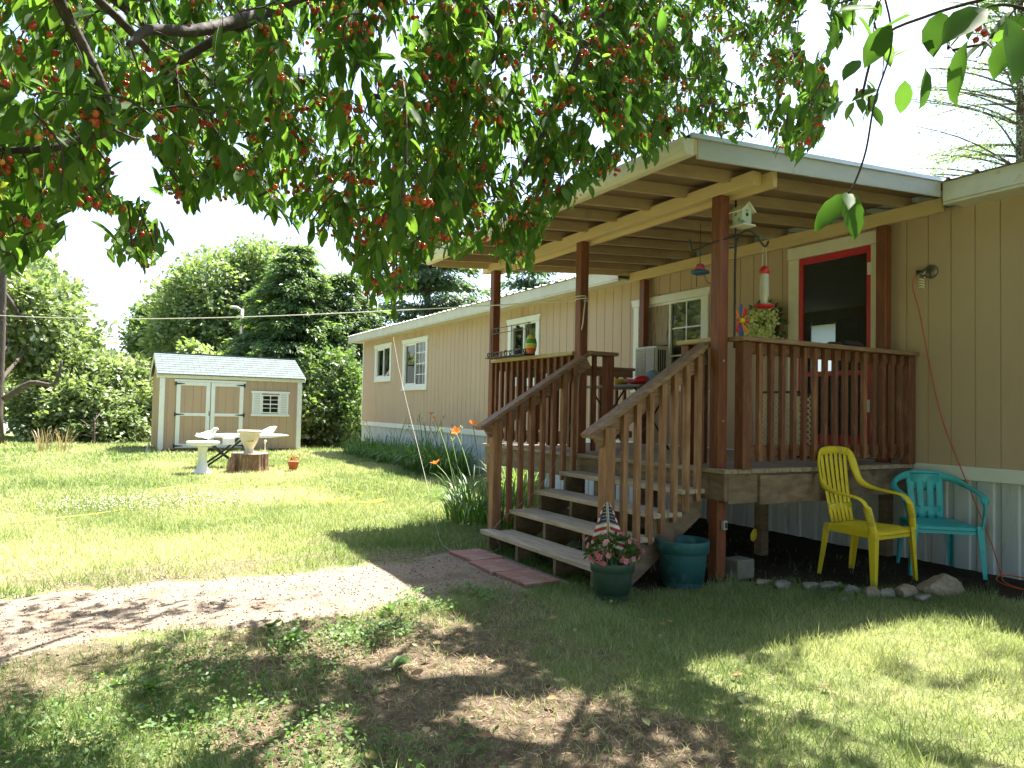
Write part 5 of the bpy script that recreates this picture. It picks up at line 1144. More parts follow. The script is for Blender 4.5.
# distant tree belt behind everything
R = np.random.RandomState(77)
for i, (qx, D_, hh_) in enumerate(((-60, 60, 7.5), (20, 70, 5), (300, 55, 7), (350, 60, 8), (420, 62, 9), (560, 60, 8.5), (640, 60, 9))):
    p = ondist(qx, 400, D_)
    tree('broadleaf_tree', (p[0], p[1], 0), hh_, .25, [(p[0], p[1], hh_ * .55, 3.6, 3.8, hh_ * .42), (p[0], p[1] + 2.5, hh_ * .42, 3, 3, hh_ * .36), (p[0], p[1] - 2.5, hh_ * .4, 3, 3, hh_ * .34)], 330, 10, (.35, .35, .25), .42, fm_left if i % 2 else fm_bush,
         ['far tree beyond the left edge of the lawn', 'low far tree seen under the left tree', 'far tree behind the dark conifers', 'far tree behind the corner of the home', 'far tree behind the airy pine', 'far tree behind the porch roof, left one', 'far tree behind the porch roof, right one'][i], group='distant trees', seed=80 + i, limbs=3)
for i, (x, y) in enumerate(((-15, -9.5), (-20, -11), (-25.5, -12), (-31, -13))):
    tree('broadleaf_tree', (x, y, 0), 9, .2, [(x, y, 4.6, 3.2, 2.6, 3.6), (x - 1.8, y + .4, 3, 2, 2, 2.2)], 330, 10, (.35, .35, .3), .34, fm_left, ['first', 'second', 'third', 'fourth'][i] + ' tree of the row along the far side of the yard, mirrored in the windows', group='trees around the yard', seed=190 + i, limbs=3)
for i, (x, y, hh_) in enumerate(((-10.0, -8.5, 8.5), (-5.4, -5.4, 8.0), (0.2, -4.9, 8.5), (4.4, -1.0, 8.5))):  # added out of view to block sky light on the near wall and porch
    tree('broadleaf_tree', (x, y, 0), hh_, .2, [(x, y, hh_ * .6, 3.0, 2.8, 3.2), (x - 1.6, y - .4, hh_ * .42, 1.8, 1.8, 1.7), (x + 1.6, y + .3, hh_ * .4, 1.8, 1.8, 1.7)], 620, 12, (.3, .3, .22), .28, fm_deep,
         ['tree on the opposite side of the yard reflected in the far windows', 'tree on the opposite side of the yard facing the porch', 'tree on the opposite side of the yard facing the door', 'tree standing to the right of the yard beside the home'][i], group='trees around the yard', seed=180 + i, limbs=4)
# street light pole between the trees
pp = onx(241, 345, -27.0); lp = thing('light_pole', (pp[0], pp[1], 0), 'thin grey light pole standing among the trees behind the shed', 'light pole')
MB().tube([(pp[0], pp[1], 0), (pp[0], pp[1], 4.62)], .06, 10).build('pole', M['greyplastic'], lp, smooth=True)
MB().tube([(pp[0], pp[1], 4.55), (pp[0], pp[1] - .18, 4.66), (pp[0], pp[1] - .38, 4.66)], [.04, .05, .09], 8, ry=.05).build('lamp_head', M['bath'], lp, smooth=True)

# daylilies and grasses along the skirting
LB = np.array([(0, -.5, 0), (0, .5, 0), (.25, .5, .0), (.25, -.5, 0), (.5, .48, .0), (.5, -.48, 0), (.75, .36, .0), (.75, -.36, 0), (1, 0, 0)])
def strap_clump(name, c, n, ln, wd, m, label, seed, cat='plant', group='daylily clumps', flowers=0, spread=.2, out=.55, stalks=None):
    R = np.random.RandomState(seed); t = thing(name, c, label, cat, group); V = []; F4 = []; F3 = []; T = []
    for i in range(n):
        a = R.uniform(0, 6.283); r = spread * R.rand() ** .5; b = np.array([c[0] + r * math.cos(a) * 1.6, c[1] + r * math.sin(a), 0.]); a2 = a + R.normal() * .6
        L_ = ln * R.uniform(.6, 1.15); o = out * R.uniform(.3, 1.3); d = np.array([math.cos(a2), math.sin(a2), 0]); s = np.array([-d[1], d[0], 0]); w_ = wd * R.uniform(.7, 1.2)
        off = len(V); K = 6
        for k in range(K + 1):
            u = k / K; p = b + d * (o * L_ * u ** 1.5) + np.array([0, 0, L_ * (1.25 * u - .95 * o * u ** 2.6)]); p[2] = max(p[2], .01)
            if k < K: V += [p - s * w_ * (1 - .5 * u) * .5 + [0, 0, .004], p + s * w_ * (1 - .5 * u) * .5 + [0, 0, .004]]
            else: V.append(p)
        for k in range(K - 1): F4.append((off + 2 * k, off + 2 * k + 1, off + 2 * k + 3, off + 2 * k + 2))
        F3.append((off + 2 * K - 2, off + 2 * K - 1, off + 2 * K)); T += [R.rand()] * (2 * K + 1)
    fast_mesh('leaves', np.array(V), [np.array(F4), np.array(F3)], m, t, tint=np.array(T))
    for i in range(flowers if stalks is None else len(stalks)):
        if stalks is None: e = np.array([c[0] + R.normal() * .35, c[1] - R.uniform(-.2, .3), ln * R.uniform(1.2, 1.75)]); fl = i % 9 == 5
        else: e = np.array(stalks[i][0]); fl = stalks[i][1]
        s0 = np.array([c[0] + R.normal() * .08, c[1] + R.normal() * .08, 0])
        MB().tube(smooth_path([s0, s0 * .45 + e * .55 + [0, 0, .10], e], 4), .0045, 5).build('stalk', M['stem'], t)
        if fl:
            up_ = norm(e - s0 + rnd_unit(R, 1)[0] * .5); s_ = norm(np.cross(up_, [0.1, .2, 1])); t2 = np.cross(up_, s_)
            X = np.array([s_ * math.cos(j * 1.047) + t2 * math.sin(j * 1.047) + up_ * .7 for j in range(6)])
            V2, Fs, k_ = instance(SV * [1, .9, 1], SF, np.repeat(e[None], 6, 0), X, np.repeat(up_[None], 6, 0), np.full(6, .085))
            fast_mesh('flower', V2, Fs, M['lily'], t)
        else:
            V2, Fs, k_ = instance(SV * [1, .5, 1], SF, np.repeat(e[None], 5, 0) + R.normal(size=(5, 3)) * .01, norm(rnd_unit(R, 5) + [0, 0, 1.2]), rnd_unit(R, 5), np.full(5, .05))
            fast_mesh('bud', V2, Fs, MATS['bush_leaf'], t, tint=np.full(5 * k_, .8))
    return t
fm_lily = folmat('strap_leaf', (.06, .13, .035), (.10, .19, .055), (.19, .28, .10), rough=.45)
labs = ['farthest daylily clump near the end of the home', 'low daylily clump second from the far end of the skirting', 'tall spiky daylily clump in the middle of the skirting', 'wide daylily clump with many stalks in front of the skirting', 'daylily clump nearest the porch along the skirting']
for i, (x, y, n, ln, fl) in enumerate(((-18.3, 5.9, 260, .50, 0), (-17.0, 5.85, 300, .56, 2), (-15.4, 5.8, 340, .58, 5), (-13.6, 5.7, 520, .66, 14), (-12.7, 5.72, 420, .62, 9))):
    strap_clump('daylily_clump', (x, y, 0), n, ln, .03, fm_lily, labs[i], 50 + i, flowers=fl, spread=.42, out=.85)
sp_ = [(tuple(ony(436, 464, 3.45)), True), (tuple(ony(461, 428, 3.7)), False), (tuple(ony(473, 425, 3.8)), True), (tuple(ony(440, 430, 3.6)), False), (tuple(ony(452, 440, 3.6)), False), (tuple(ony(456, 432, 3.9)), True)]
strap_clump('daylily_clump', (-7.25, 3.62, 0), 170, .62, .022, fm_lily, 'daylily clump with orange flowers on long stalks left of the steps', 57, stalks=sp_, spread=.26, out=.9)
strap_clump('daylily_clump', (-6.75, 3.75, 0), 110, .50, .02, fm_lily, 'short leafy clump right beside the left stair railing', 58, flowers=0, spread=.2)
strap_clump('daylily_clump', (-8.4, 4.9, 0), 160, .75, .02, fm_yel, 'bright green leafy clump behind the left corner post of the porch', 59, flowers=3, spread=.3)
fm_straw = folmat('dry_grass', (.25, .20, .10), (.38, .31, .17), (.50, .42, .25), tint=(1.1, 1, .8))
for i, q in enumerate(((42, 452), (62, 452), (316, 446))):
    p = onz(*q); strap_clump('grass_tuft', (p[0], p[1], 0), 34, .60, .018, fm_straw, ['dry tan grass tuft in front of the big bush, left one', 'dry tan grass tuft in front of the big bush, right one', 'dry grass tuft at the right corner of the shed'][i], 64 + i, 'grass tuft', 'dry grass tufts', spread=.2, out=.4)
rock((-8.25, 3.9, .05), (.22, .12, .09), M['rock'], 'pale grey rock at the left foot of the daylilies by the steps', 91, group=None)

# ---------------------------------------------------------------- lawn grass
def blades(name, n, xr, yr, hgt, wid, seed, m, dens, strawf, label, dark=None, lean=.45):
    R = np.random.RandomState(seed); x = R.uniform(*xr, n); y = R.uniform(*yr, n)
    P = np.stack([x, y, np.zeros(n)], 1); u, v, z = proj(P)
    keep = (z > .3) & (u > -450) & (u < 1700) & (v < 1250) & (R.rand(n) < dens(x, y)) & (~in_path(x, y) | ((R.rand(n) < .5) & (vn(x, y, 6, 88) > .15) & (np.minimum(x - path_far(y), path_near(y) - x) < .16)))
    x, y = x[keep], y[keep]; n = len(x)
    patch = 1 + .35 * vn(x, y, 4.5, 71) + .2 * vn(x, y, 14, 72)
    h = hgt * R.uniform(.45, 1.25, n) * np.clip(patch, .35, 1.6) * np.where(vn(x, y, 9, 89) > .5, 1.6, 1.0) * np.where(R.rand(n) < .04, 1.5, 1.0); w_ = wid * R.uniform(.7, 1.3, n)
    up_ = norm(np.stack([R.normal(size=n) * lean, R.normal(size=n) * lean, np.ones(n)], 1))
    V, Fs, k = instance(BV, BF, np.stack([x, y, np.full(n, -.012)], 1), up_, rnd_unit(R, n) * [1, 1, .1], h, w_, h)
    t = np.clip(.22 + .25 * vn(x, y, 1.8, 73) + R.normal(size=n) * .16 + strawf(x, y) * .75, 0, 1)
    o = fast_mesh(name, V, Fs, m, tint=np.repeat(t, k)); return tag(o, label, 'grass', kind='stuff')
M['grass'] = mat('grass_blade', (.17, .24, .065), (.22, .29, .12), scale=3, rough=.55, trans=.35, tint=(1.4, 1.5, .8), spec=.3,
                 attr_stops=[(0, (.10, .17, .06)), (.3, (.25, .30, .15)), (.6, (.44, .45, .28)), (1, (.64, .57, .43))])
def gd(x, y):
    pe_ = np.minimum(np.abs(x - path_far(y)), np.abs(x - path_near(y)))
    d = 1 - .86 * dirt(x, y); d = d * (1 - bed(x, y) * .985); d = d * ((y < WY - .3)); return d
blades('lawn_grass', 230000, (-5.2, .2), (-1.6, 6.0), .048, .0038, 5, M['grass'], gd, straw, 'short lawn grass in the foreground, thin over bare brown soil')
blades('lawn_grass', 120000, (-9.5, -5.2), (-1.8, 6.0), .055, .0065, 6, M['grass'], gd, straw, 'sunlit lawn grass between the gravel path and the middle of the yard')
blades('lawn_grass', 130000, (-17, -9.5), (-2.6, 6.2), .06, .012, 7, M['grass'], gd, straw, 'lawn grass in the middle of the yard around bird bath and stump')
blades('lawn_grass', 80000, (-30, -17), (-5, 8), .07, .024, 8, M['grass'], gd, straw, 'far lawn grass in front of the shed and the bushes')
# dead grass litter on bare soil
R = np.random.RandomState(9); n = 26000; x = R.uniform(-4.9, -1.6, n); y = R.uniform(-.6, 3.0, n); kp = (R.rand(n) < .15 + .85 * dirt(x, y)) & ~in_path(x, y); x, y = x[kp], y[kp]; n = len(x)
a = R.uniform(0, 6.283, n); X = np.stack([np.cos(a), np.sin(a), R.uniform(-.05, .5, n)], 1)
V, Fs, k_ = instance(BV, BF, np.stack([x, y, np.full(n, -.004)], 1), X, rnd_unit(R, n) * [.3, .3, 1] + [0, 0, .5], R.uniform(.02, .055, n), np.full(n, .0032))
tag(fast_mesh('dry_thatch', V, Fs, mat('dead_grass', (.30, .21, .12), (.24, .16, .09), rough=.8, attr_stops=[(0, (.16, .10, .06)), (.5, (.32, .23, .13)), (1, (.46, .37, .23))]), tint=np.repeat(R.rand(n), k_)), 'tan dead grass litter over the bare soil in the foreground', 'dead grass', kind='stuff')
# white clover blossoms
R = np.random.RandomState(10); n = 700; q = np.stack([R.normal(0, 1, n), R.normal(0, 1, n)], 1)
cx = np.where(R.rand(n) < .5, -9.6, -10.3) + q[:, 0] * .35; cy = np.where(R.rand(n) < .5, .3, 1.4) + q[:, 1] * .45
V, Fs, k_ = instance(PV, PF, np.stack([cx, cy, R.uniform(.045, .07, n)], 1), rnd_unit(R, n), rnd_unit(R, n), R.uniform(.008, .013, n))
tag(fast_mesh('clover_blossoms', V, Fs, mat('clover_white', (.70, .68, .58), (.6, .56, .45), rough=.8)), 'tiny white clover blossoms in patches on the sunny lawn', 'clover', kind='stuff')
# low broadleaf weeds in the left foreground
folmat('weed_leaf', (.06, .13, .03), (.11, .20, .045), (.20, .28, .08), rough=.6)
def weeds(n, cxy, rad, seed, label, size=.025, dens=1.0):
    R = np.random.RandomState(seed); a = R.uniform(0, 6.283, n); r = rad * R.rand(n) ** .6
    x = cxy[0] + r * np.cos(a); y = cxy[1] + r * np.sin(a) * 1.3; kp = (vn(x, y, 5, 75) > -.5); x, y = x[kp], y[kp]; n = len(x)
    b = R.uniform(0, 6.283, n); X = np.stack([np.cos(b), np.sin(b), R.uniform(.0, .9, n)], 1)
    V, Fs, k_ = instance(SV * [1, 1.0, 1], SF, np.stack([x, y, R.uniform(.005, .055, n)], 1), X, rnd_unit(R, n) * .7 + [0, 0, 1.], R.uniform(.5, 1.3, n) * size)
    return tag(fast_mesh('weeds', V, Fs, MATS['weed_leaf'], tint=np.repeat(np.clip(.45 + .3 * R.normal(size=n), 0, 1), k_)), label, 'weeds', kind='stuff')
weeds(2300, (-3.15, .28), .62, 1, 'low broadleaf weeds covering the lower left foreground')
weeds(1300, (-3.75, .75), .42, 2, 'green weeds along the near edge of the gravel path', .024)
weeds(1100, (-4.35, 2.0), .26, 3, 'weed patch at the near edge of the gravel by the steps', .028)
weeds(700, (-3.9, 1.35), .22, 4, 'small weed patch on bare soil in the middle foreground', .028)
weeds(900, (-2.6, .95), .35, 6, 'sparse weeds on bare soil at the bottom of the photograph', .024)
R = np.random.RandomState(12)
wl_ = ['small leafy dandelion rosette at the near gravel edge', 'broad-leaved dock plant on the bare soil in the foreground', 'flat dandelion rosette in the lower left weeds', 'broad-leaved weed on bare soil near the bottom', 'tiny leafy weed at the foot of the yellow chair', 'leafy weed at the near gravel edge close to the steps']
for i, (q, s) in enumerate((((530, 0), .0), ((290, 643), .10), ((150, 690), .085), ((395, 668), .075), ((840, 590), .07), ((388, 612), .085))):
    if i == 0: q, s = (270, 628), .08
    p = onz(*q); t = thing('broadleaf_weed', (p[0], p[1], 0), wl_[i], 'weed', 'broad-leaved weeds')
    n = 11; b = R.uniform(0, 6.283, n); X = np.stack([np.cos(b), np.sin(b), R.uniform(.2, 1.3, n)], 1)
    V, Fs, k_ = instance(LV * [1, .9, 1], [LQ, LT], np.repeat(p[None] * [1, 1, 0], n, 0), X, np.tile([0, 0, 1.], (n, 1)) + .2 * rnd_unit(R, n), R.uniform(.7, 1.2, n) * s)
    fast_mesh('leaves', V, Fs, MATS['strap_leaf'], t, tint=np.repeat(R.uniform(.4, 1, n), k_), smooth=True)

# ---------------------------------------------------------------- the cherry tree overhead
BND = [(-200, 290), (0, 272), (25, 275), (50, 245), (70, 232), (100, 235), (118, 262), (150, 268), (162, 262), (180, 218), (200, 200), (225, 205), (262, 215), (300, 235), (335, 245), (352, 280), (372, 312), (395, 318), (412, 296), (430, 255), (455, 262), (480, 245), (500, 272), (530, 278), (545, 235), (565, 208), (590, 190), (620, 172), (650, 158), (690, 142), (715, 136), (745, 142), (775, 152), (792, 164), (812, 150), (830, 122), (845, 122), (862, 134), (880, 96), (905, 62), (930, 60), (955, 78), (985, 70), (1024, 62), (1200, 60)]
bx_a = np.array(BND, float)
def below(u, z=0): return np.interp(u, bx_a[:, 0], bx_a[:, 1]) + 7 * np.sin(u * .13 + 3 * z) + 6 * np.sin(u * .31 + 7 * z) - 4
HOLES = [(135, 175, 26, 34), (85, 225, 34, 16), (165, 215, 20, 20), (230, 218, 30, 14), (305, 66, 12, 9), (150, 130, 10, 14), (240, 150, 9, 10), (20, 105, 12, 14), (395, 60, 14, 18), (505, 80, 10, 12), (600, 140, 12, 14), (12, 30, 10, 14), (420, 100, 10, 8), (340, 190, 10, 7), (115, 20, 14, 10),
         (815, 30, 16, 34), (850, 70, 26, 26), (730, 60, 9, 18), (790, 100, 9, 14), (910, 110, 26, 40), (760, 10, 10, 8), (700, 40, 8, 10), (985, 130, 80, 70), (900, 20, 9, 9)]
def depth_range(u):
    d0 = np.interp(u, [-250, 0, 200, 330, 450, 600, 700, 800, 840, 1024, 1300], [1.5, 1.7, 2.1, 2.2, 2.4, 3.0, 4.2, 4.4, 1.5, 1.15, 1.1])
    d1 = np.interp(u, [-250, 0, 200, 330, 450, 600, 700, 800, 840, 1024, 1300], [5.0, 5.2, 6.4, 6.0, 5.6, 5.8, 7.0, 6.6, 2.4, 1.8, 1.8]); return d0, d1
def leaf_ok(P, margin=0):
    u, v, z = proj(P); inview = (z > .2) & (u > -30) & (u < 1054) & (v > -60) & (v < 800)
    ok = ~(inview & (v > below(u, z) + margin))
    for hx_, hy_, ra_, rb_ in HOLES: ok &= ~(inview & (((u - hx_) / ra_) ** 2 + ((v - hy_) / rb_) ** 2 < 1))
    dist = np.linalg.norm(P - CAM, axis=1); ok &= dist > .85
    x, y, zz = P.T
    ok &= ~((x > rx0 - .1) & (x < rx1 + .1) & (y > 3.15) & (zz < 3.16 + (y - 3.3) * .0714 + .05) & (zz > 2.6))
    ok &= zz > 1.55
    gxx = x + .23 * zz; gyy = y - .416 * zz                       # where its shadow lands
    ok &= ~((gxx > -2.85) & (gyy > 2.9) & (gxx < -1.3) & (gyy < 6) & (vn(gxx, gyy, 4.5, 96) > -.2))
    ok &= ~((gxx < -4.9) & (gyy > .9) & (zz < 9) & (gxx > -5.8) & (gyy < 2.1) & (vn(gxx, gyy, 5, 99) > -.45))
    ok &= ~((gxx < -6.3) & (gxx > -30))
    hole = .75 * vn(gxx, gyy, 3.6, 97) + .7 * vn(gxx, gyy, 8, 98)
    ok &= ~((hole > .26) & (gyy < 5.2) & (gyy > -.8) & (gxx > -5))
    return ok
R = np.random.RandomState(2024)
tips = []
def sample_view(n, u0, u1, v0=-70):
    u = R.uniform(u0, u1, n); v = v0 + (below(u) - v0) * R.rand(n) ** .9; d0, d1 = depth_range(u); D = d0 + (d1 - d0) * R.rand(n)
    rays = fw * F + rt * (u[:, None] - 512) + up * (384 - v[:, None]); return CAM + rays * (D / F)[:, None]
S = [sample_view(900, -120, 480), sample_view(380, 430, 660), sample_view(430, 600, 830), sample_view(15, 835, 1060, -40)]
# overhead and behind, out of the picture
zx_ = R.uniform(3.9, 6.6, 1300); o2_ = np.stack([R.uniform(-3.1, .2, 1300) - .23 * zx_, R.uniform(.9, 4.8, 1300) + .416 * zx_, zx_], 1)
zz_ = R.uniform(2.6, 6.3, 2500); o_ = np.stack([R.uniform(-5.2, 1.8, 2500) - .23 * zz_, R.uniform(-2.4, 4.8, 2500) + .416 * zz_, zz_], 1); o_ = np.concatenate([o_, o2_]); u, v, z = proj(o_); o_ = o_[~((z > .3) & (v > -60) & (u > -60) & (u < 1080))]
n_view = sum(len(a_) for a_ in S); S.append(o_)
tips = np.concatenate(S)
cherry = thing('cherry_tree', (-1.1, -1.7, 0), 'cherry tree with drooping leafy branches and red cherries hanging across the top of the view', 'tree')
trunk_pts = [(-1.1, -1.7, 0), (-1.12, -1.66, .6), (-1.2, -1.55, 1.2), (-1.3, -1.4, 1.9)]
MB().tube(smooth_path(trunk_pts, 4), [.17 - .05 * i / 12 for i in range(13)], 14).build('trunk', M['cherrybark'], cherry, smooth=True)
LIMBS = [[(-1.3, -1.4, 1.9), (-1.7, -.7, 2.7), (-2.3, .3, 3.0), (-3.0, 1.2, 3.35), (-3.8, 2.3, 3.75), (-4.6, 3.2, 4.1)],
         [(-1.25, -1.45, 1.8), (-1.9, -.9, 2.4), (-2.3, -.2, 2.45), (-2.75, .2, 2.35), (-3.2, .5, 2.2)],
         [(-1.3, -1.4, 1.9), (-1.2, -.6, 2.9), (-1.5, .6, 3.4), (-2.2, 1.9, 3.7), (-3.2, 3.2, 4.2), (-4.2, 4.4, 4.7)],
         [(-1.28, -1.42, 1.85), (-.7, -.6, 2.7), (-.3, .4, 2.8), (-.4, 1.3, 2.5), (-.55, 1.9, 2.25)],
         [(-1.3, -1.4, 1.9), (-2.2, -1.2, 2.9), (-3.4, -.5, 3.2), (-4.5, .4, 3.2), (-5.3, 1.2, 3.0)],
         [tuple(ondist(345, -30, 2.9)), tuple(ondist(300, -5, 2.7)), tuple(ondist(262, 14, 2.6)), tuple(ondist(215, 40, 2.5)), tuple(ondist(178, 62, 2.45))],
         [tuple(ondist(262, 14, 2.6)), tuple(ondist(200, 30, 2.3)), tuple(ondist(150, 30, 2.1)), tuple(ondist(130, 45, 2.0))],
         [tuple(ondist(420, -40, 3.2)), tuple(ondist(500, 30, 3.3)), tuple(ondist(470, 80, 3.3)), tuple(ondist(430, 105, 3.2)), tuple(ondist(370, 95, 3.0))],
         [tuple(ondist(640, -30, 4.0)), tuple(ondist(600, 20, 4.0)), tuple(ondist(570, 75, 4.0)), tuple(ondist(545, 130, 3.9)), tuple(ondist(515, 180, 3.8))],
         [tuple(ondist(110, 110, 2.1)), tuple(ondist(80, 140, 2.1)), tuple(ondist(30, 150, 2.0)), tuple(ondist(-40, 150, 2.0))]]
LIMBS += [[LIMBS[2][2], (-1.9, 1.6, 4.6), (-2.8, 3.4, 5.6), (-3.4, 4.8, 6.3)], [LIMBS[2][1], (-.4, .8, 4.4), (-.2, 2.4, 5.4), (-.8, 3.6, 6.0)]]
for i in (5, 7, 8): LIMBS[i].insert(0, (-1.9, -.1 + .3 * (i - 5), 3.05)) if i == 5 else LIMBS[i].insert(0, LIMBS[0][2 if i == 7 else 3])
LIMBS[9].insert(0, LIMBS[1][2])
net = []
for i, L_ in enumerate(LIMBS):
    pts = smooth_path(L_, 7); n = len(pts); r0 = (.06, .016, .05, .03, .045, .03, .02, .024, .026, .014, .05, .04)[i]
    MB().tube(pts, [r0 * (1 - .75 * j / n) + .004 for j in range(n)], 9).build('limb', M['cherrybark'], cherry, smooth=True)
    net += [np.array(p) for p in pts]
net = np.array(net)
# grow each twig from the nearest wood already there
bru = MB(); twig_v = MB()
def runs_ok(pts):
    A_ = np.array([tuple(p) for p in pts]); okk = leaf_ok(A_ - [0, 0, .03], -6) | (leaf_ok(A_ - [0, 0, .03], -6) == False) & ~inview_low(A_); out = []; cur = []
    for p, k_ok in zip(pts, okk):
        if k_ok: cur.append(p)
        else:
            if len(cur) > 2: out.append(cur)
            cur = []
    if len(cur) > 2: out.append(cur)
    return out
def inview_low(P):
    u, v, z = proj(P); bad = (z > .2) & (u > -40) & (u < 1064) & (v > below(u, z) - 8) & (v < 900)
    for hx_, hy_, ra_, rb_ in HOLES: bad |= (z > .2) & (((u - hx_) / ra_) ** 2 + ((v - hy_) / rb_) ** 2 < 1)
    return bad | ((P[:, 0] > rx0 - .1) & (P[:, 0] < rx1 + .1) & (P[:, 1] > 3.15) & (P[:, 2] < 3.2 + (P[:, 1] - 3.3) * .0714 + .05) & (P[:, 2] > 2.5))
PL_, PX_, PN_, PS_ = [], [], [], []; ch_pos = []
d0_ = np.concatenate([np.sqrt(((tips[a:a + 400, None] - net[None]) ** 2).sum(-1)).min(1) for a in range(0, len(tips), 400)])
NB = np.zeros((len(net) + 4 * len(tips), 3)); NB[:len(net)] = net; nn_ = len(net)
for i in np.argsort(d0_):
    tp_ = tips[i]; q_ = NB[:nn_]; dd_ = ((q_ - tp_) ** 2).sum(1) + np.where(q_[:, 2] < tp_[2] - .1, .35, 0) + .02 * (q_[:, 2] - tp_[2]).clip(-1, 0) ** 2
    c = q_[np.argmin(dd_)].copy(); d = tp_ - c; ln = np.linalg.norm(d)
    ud = norm(np.array([d[0], d[1], 0]) + R.normal(size=3) * [.25, .25, 0] + 1e-4)
    L_ = R.uniform(.28, .60); end = tp_ + ud * .35 * L_ + np.array([0, 0, -.75 * L_])
    pts = smooth_path([c, (c + tp_) / 2 + R.normal(size=3) * .06 * ln + np.array([0, 0, .08 * ln]), tp_, (tp_ + end) / 2 + ud * .05, end], 5)
    r_0 = min(.0085, .0032 + .005 * ln)
    for a_, run in enumerate(runs_ok(pts)): twig_v.tube(run, [r_0 - (r_0 - .0012) * min(1, j / 14) for j in range(len(run))], 5, cap=False)
    for a_ in (5, 9, 12): NB[nn_] = pts[a_]; nn_ += 1
    P_ = np.array([np.array(p) for p in pts]); m = int(13 + L_ * 22) if i < n_view else 16
    for j in range(m):
        t = R.uniform(.28, 1.0); q = t * (len(P_) - 1); a = int(q); a = min(a, len(P_) - 2); p = P_[a] * (1 - q + a) + P_[a + 1] * (q - a); tg = norm(P_[a + 1] - P_[a])
        sd_ = norm(np.cross(tg, rnd_unit(R, 1)[0])); dirv = norm(sd_ * R.uniform(.5, 1.3) + tg * .5 + np.array([0, 0, -.25 - .9 * R.rand()]))
        PL_.append(p + sd_ * .012 + np.array([0, 0, -.012])); PX_.append(dirv); PN_.append(sd_ + rnd_unit(R, 1)[0] * .5 + np.array([0, 0, .5])); PS_.append(R.uniform(.05, .10))
    if R.rand() < .95 and i < n_view:
        for j in range(R.randint(2, 5)):
            t = R.uniform(.3, .95); a = int(t * (len(P_) - 1)); ch_pos.append(P_[a])
tag(bru.build('branches', M['cherrybark'], cherry, smooth=True), kind='stuff') 
PL_, PX_, PN_, PS_ = map(np.array, (PL_, PX_, PN_, PS_))
ok = leaf_ok(PL_ + PX_ * PS_[:, None] * .8)
tw = tag(twig_v.build('twigs', M['cherrybark'], cherry, smooth=True), kind='stuff')
PL_, PX_, PN_, PS_ = PL_[ok], PX_[ok], PN_[ok], PS_[ok]
V, Fs, k_ = instance(LV * [1, .74, 1], [LQ, LT], PL_, PX_, PN_, PS_)
tt = np.clip(R.beta(2.2, 2.6, len(PL_)) + (R.rand(len(PL_)) < .02) * .5, 0, 1)
tag(fast_mesh('leaves', V, Fs, M['leaf'], cherry, tint=np.repeat(tt, k_), smooth=True), kind='stuff')
print('cherry leaves', len(PL_))
# hanging sprig at the right with three large leaves
sg = [tuple(ondist(880, -20, 1.55)), tuple(ondist(892, 40, 1.55)), tuple(ondist(875, 100, 1.5)), tuple(ondist(866, 150, 1.5)), tuple(ondist(855, 182, 1.5)), tuple(ondist(848, 193, 1.5))]
MB().tube(smooth_path(sg, 5), .0022, 5).build('twig', M['cherrybark'], cherry, smooth=True)
e = np.array(sg[-1]); tgt = [ondist(815, 228, 1.5), ondist(857, 236, 1.46), ondist(868, 212, 1.52), ondist(850, 205, 1.45)]
X = np.array([norm(t - e) for t in tgt]); Ls = np.array([np.linalg.norm(t - e) for t in tgt]) * 1.02
V, Fs, k_ = instance(LV * [1, .8, 1], [LQ, LT], np.repeat(e[None], 4, 0), X, np.tile(-fw + np.array([0, 0, .9]), (4, 1)), np.maximum(Ls, .055)); fast_mesh('leaf_sprig', V, Fs, M['leaf'], cherry, tint=np.repeat([.0, .1, .2, .3], k_), smooth=True)
# a few big leaves close to the camera at the upper right
bl = [(845, 100, 1.7, 30, (-.4, -.3)), (905, 80, 1.6, 30, (0, -1)), (860, 60, 1.5, 28, (-.6, -.6)), (925, 68, 1.25, 38, (0, -1)), (968, 40, 1.2, 60, (-.2, -1)), (1005, 15, 1.0, 70, (.1, -1)), (890, 25, 1.4, 44, (-.5, -.8)), (912, 15, 1.4, 40, (-.9, -.3)), (940, 12, 1.3, 46, (-.3, -1)), (880, 10, 1.4, 40, (-.9, .1)), (935, 40, 1.3, 40, (-1, -.2)), (985, 8, 1.1, 60, (-.7, -.5)), (1020, 30, 1.1, 50, (-.5, -.8)), (880, 90, 1.6, 26, (-.9, -.2)), (870, 105, 1.6, 24, (.4, -.8))]
pos = np.array([ondist(a, b_, c) for a, b_, c, d, e_ in bl]); X = np.array([norm(rt * e_[0] + up * e_[1] + fw * .25 * math.sin(i * 2.1)) for i, (a, b_, c, d, e_) in enumerate(bl)]); S_ = np.array([d * c / F * 1.05 for a, b_, c, d, e_ in bl])
V, Fs, k_ = instance(LV, [LQ, LT], pos, X, np.tile(-fw * .6 + np.array([0, 0, .8]), (len(bl), 1)) + .4 * rnd_unit(R, len(bl)), S_); fast_mesh('near_leaves', V, Fs, M['leaf'], cherry, tint=np.repeat(R.uniform(.0, .25, len(bl)), k_), smooth=True)
br_ = [tuple(ondist(1100, -30, 1.1)), tuple(ondist(1000, -5, 1.2)), tuple(ondist(930, 15, 1.35)), tuple(ondist(880, 40, 1.5)), tuple(ondist(862, 95, 1.62))]
MB().tube(smooth_path(br_, 5), .003, 5).build('twig', M['cherrybark'], cherry, smooth=True)
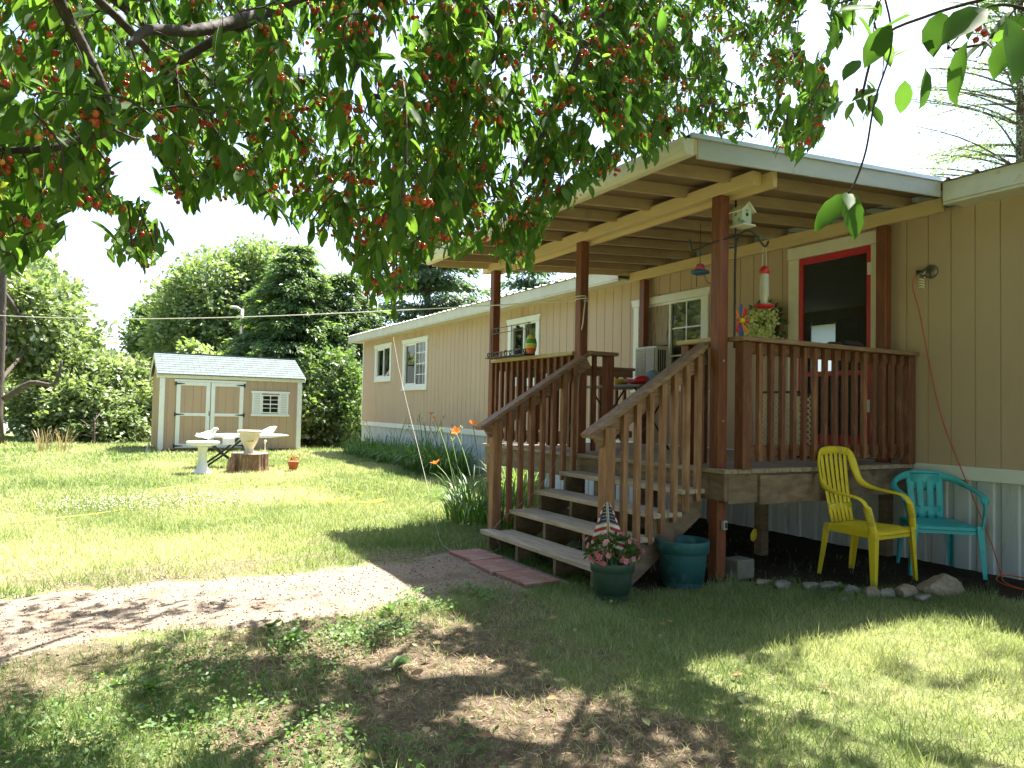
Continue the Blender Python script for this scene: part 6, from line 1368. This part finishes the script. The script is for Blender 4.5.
# cherries
ch_pos = np.array(ch_pos); okc = leaf_ok(ch_pos + [0, 0, -.05], -4); ch_pos = ch_pos[okc]
u, v, z = proj(ch_pos); vis = (z > .5) & (u > -10) & (u < 1034) & (v > -10); dist = np.where(vis, z, 99); order = np.argsort(dist)
def cherry_bunch(p, R, nb=None):
    nb = nb or R.randint(2, 6); st = []; V = []; Q = []; T = []
    for j in range(nb):
        q = p + np.array([R.normal() * .016, R.normal() * .016, -R.uniform(.025, .05)]); r = R.uniform(.007, .0105); n1, n2 = 8, 5
        off = sum(len(x) for x in V); vs = [q + r * np.array([math.sin(math.pi * i / n2) * math.cos(2 * math.pi * k / n1), math.sin(math.pi * i / n2) * math.sin(2 * math.pi * k / n1), math.cos(math.pi * i / n2)]) for i in range(n2 + 1) for k in range(n1)]
        V.append(np.array(vs)); Q += [(off + i * n1 + k, off + i * n1 + (k + 1) % n1, off + (i + 1) * n1 + (k + 1) % n1, off + (i + 1) * n1 + k) for i in range(n2) for k in range(n1)]
        T += [R.rand()] * len(vs); st.append((p, q))
    return np.concatenate(V), [np.array(Q)], T, st
rest = []; restT = []; stems = MB()
for r_, i in enumerate(order):
    V, Fs, T, st = cherry_bunch(ch_pos[i], R, 3 if dist[i] > 3.6 else None)
    if r_ < 99:
        q = MB()
        for a, b_ in st: q.tube([tuple(a), tuple(b_)], .0011, 3, cap=False)
        V2 = np.array(q.v); F2 = np.array(q.f) + len(V); nf = len(Fs[0])
        fast_mesh('cherry_bunch', np.concatenate([V, V2]), [np.concatenate([Fs[0], F2])], [M['cherry'], M['stem']], cherry, tint=list(T) + [.5] * len(V2), smooth=True, mi=[0] * nf + [1] * len(F2))
    else:
        for a, b_ in st: stems.tube([tuple(a), tuple(b_)], .0011, 3, cap=False)
    if r_ >= 99: rest.append((V, Fs)); restT += T
V, Fs = cat_faces(rest); tag(fast_mesh('cherries', V, Fs, M['cherry'], cherry, tint=restT, smooth=True), kind='stuff')
tag(stems.build('fruit_stems', M['stem'], cherry), kind='stuff')
# fallen leaves and fruit
R = np.random.RandomState(31); n = 70; x = R.uniform(-4.2, -1.9, n); y = R.uniform(.1, 3.0, n); b = R.uniform(0, 6.283, n)
V, Fs, k_ = instance(LV, [LQ, LT], np.stack([x, y, np.full(n, .028)], 1), np.stack([np.cos(b), np.sin(b), R.normal(size=n) * .2], 1), np.tile([0, 0, 1.], (n, 1)) + .5 * rnd_unit(R, n), R.uniform(.03, .065, n))
tag(fast_mesh('fallen_leaves', V, Fs, mat('fallen_leaf', (.20, .22, .08), (.26, .15, .07), rough=.6, attr_stops=[(0, (.08, .15, .04)), (.4, (.20, .24, .08)), (.8, (.28, .15, .06)), (1, (.35, .08, .04))]), tint=np.repeat(R.rand(n), k_), smooth=True), 'fallen cherry leaves scattered on the foreground lawn', 'fallen leaves', kind='stuff')
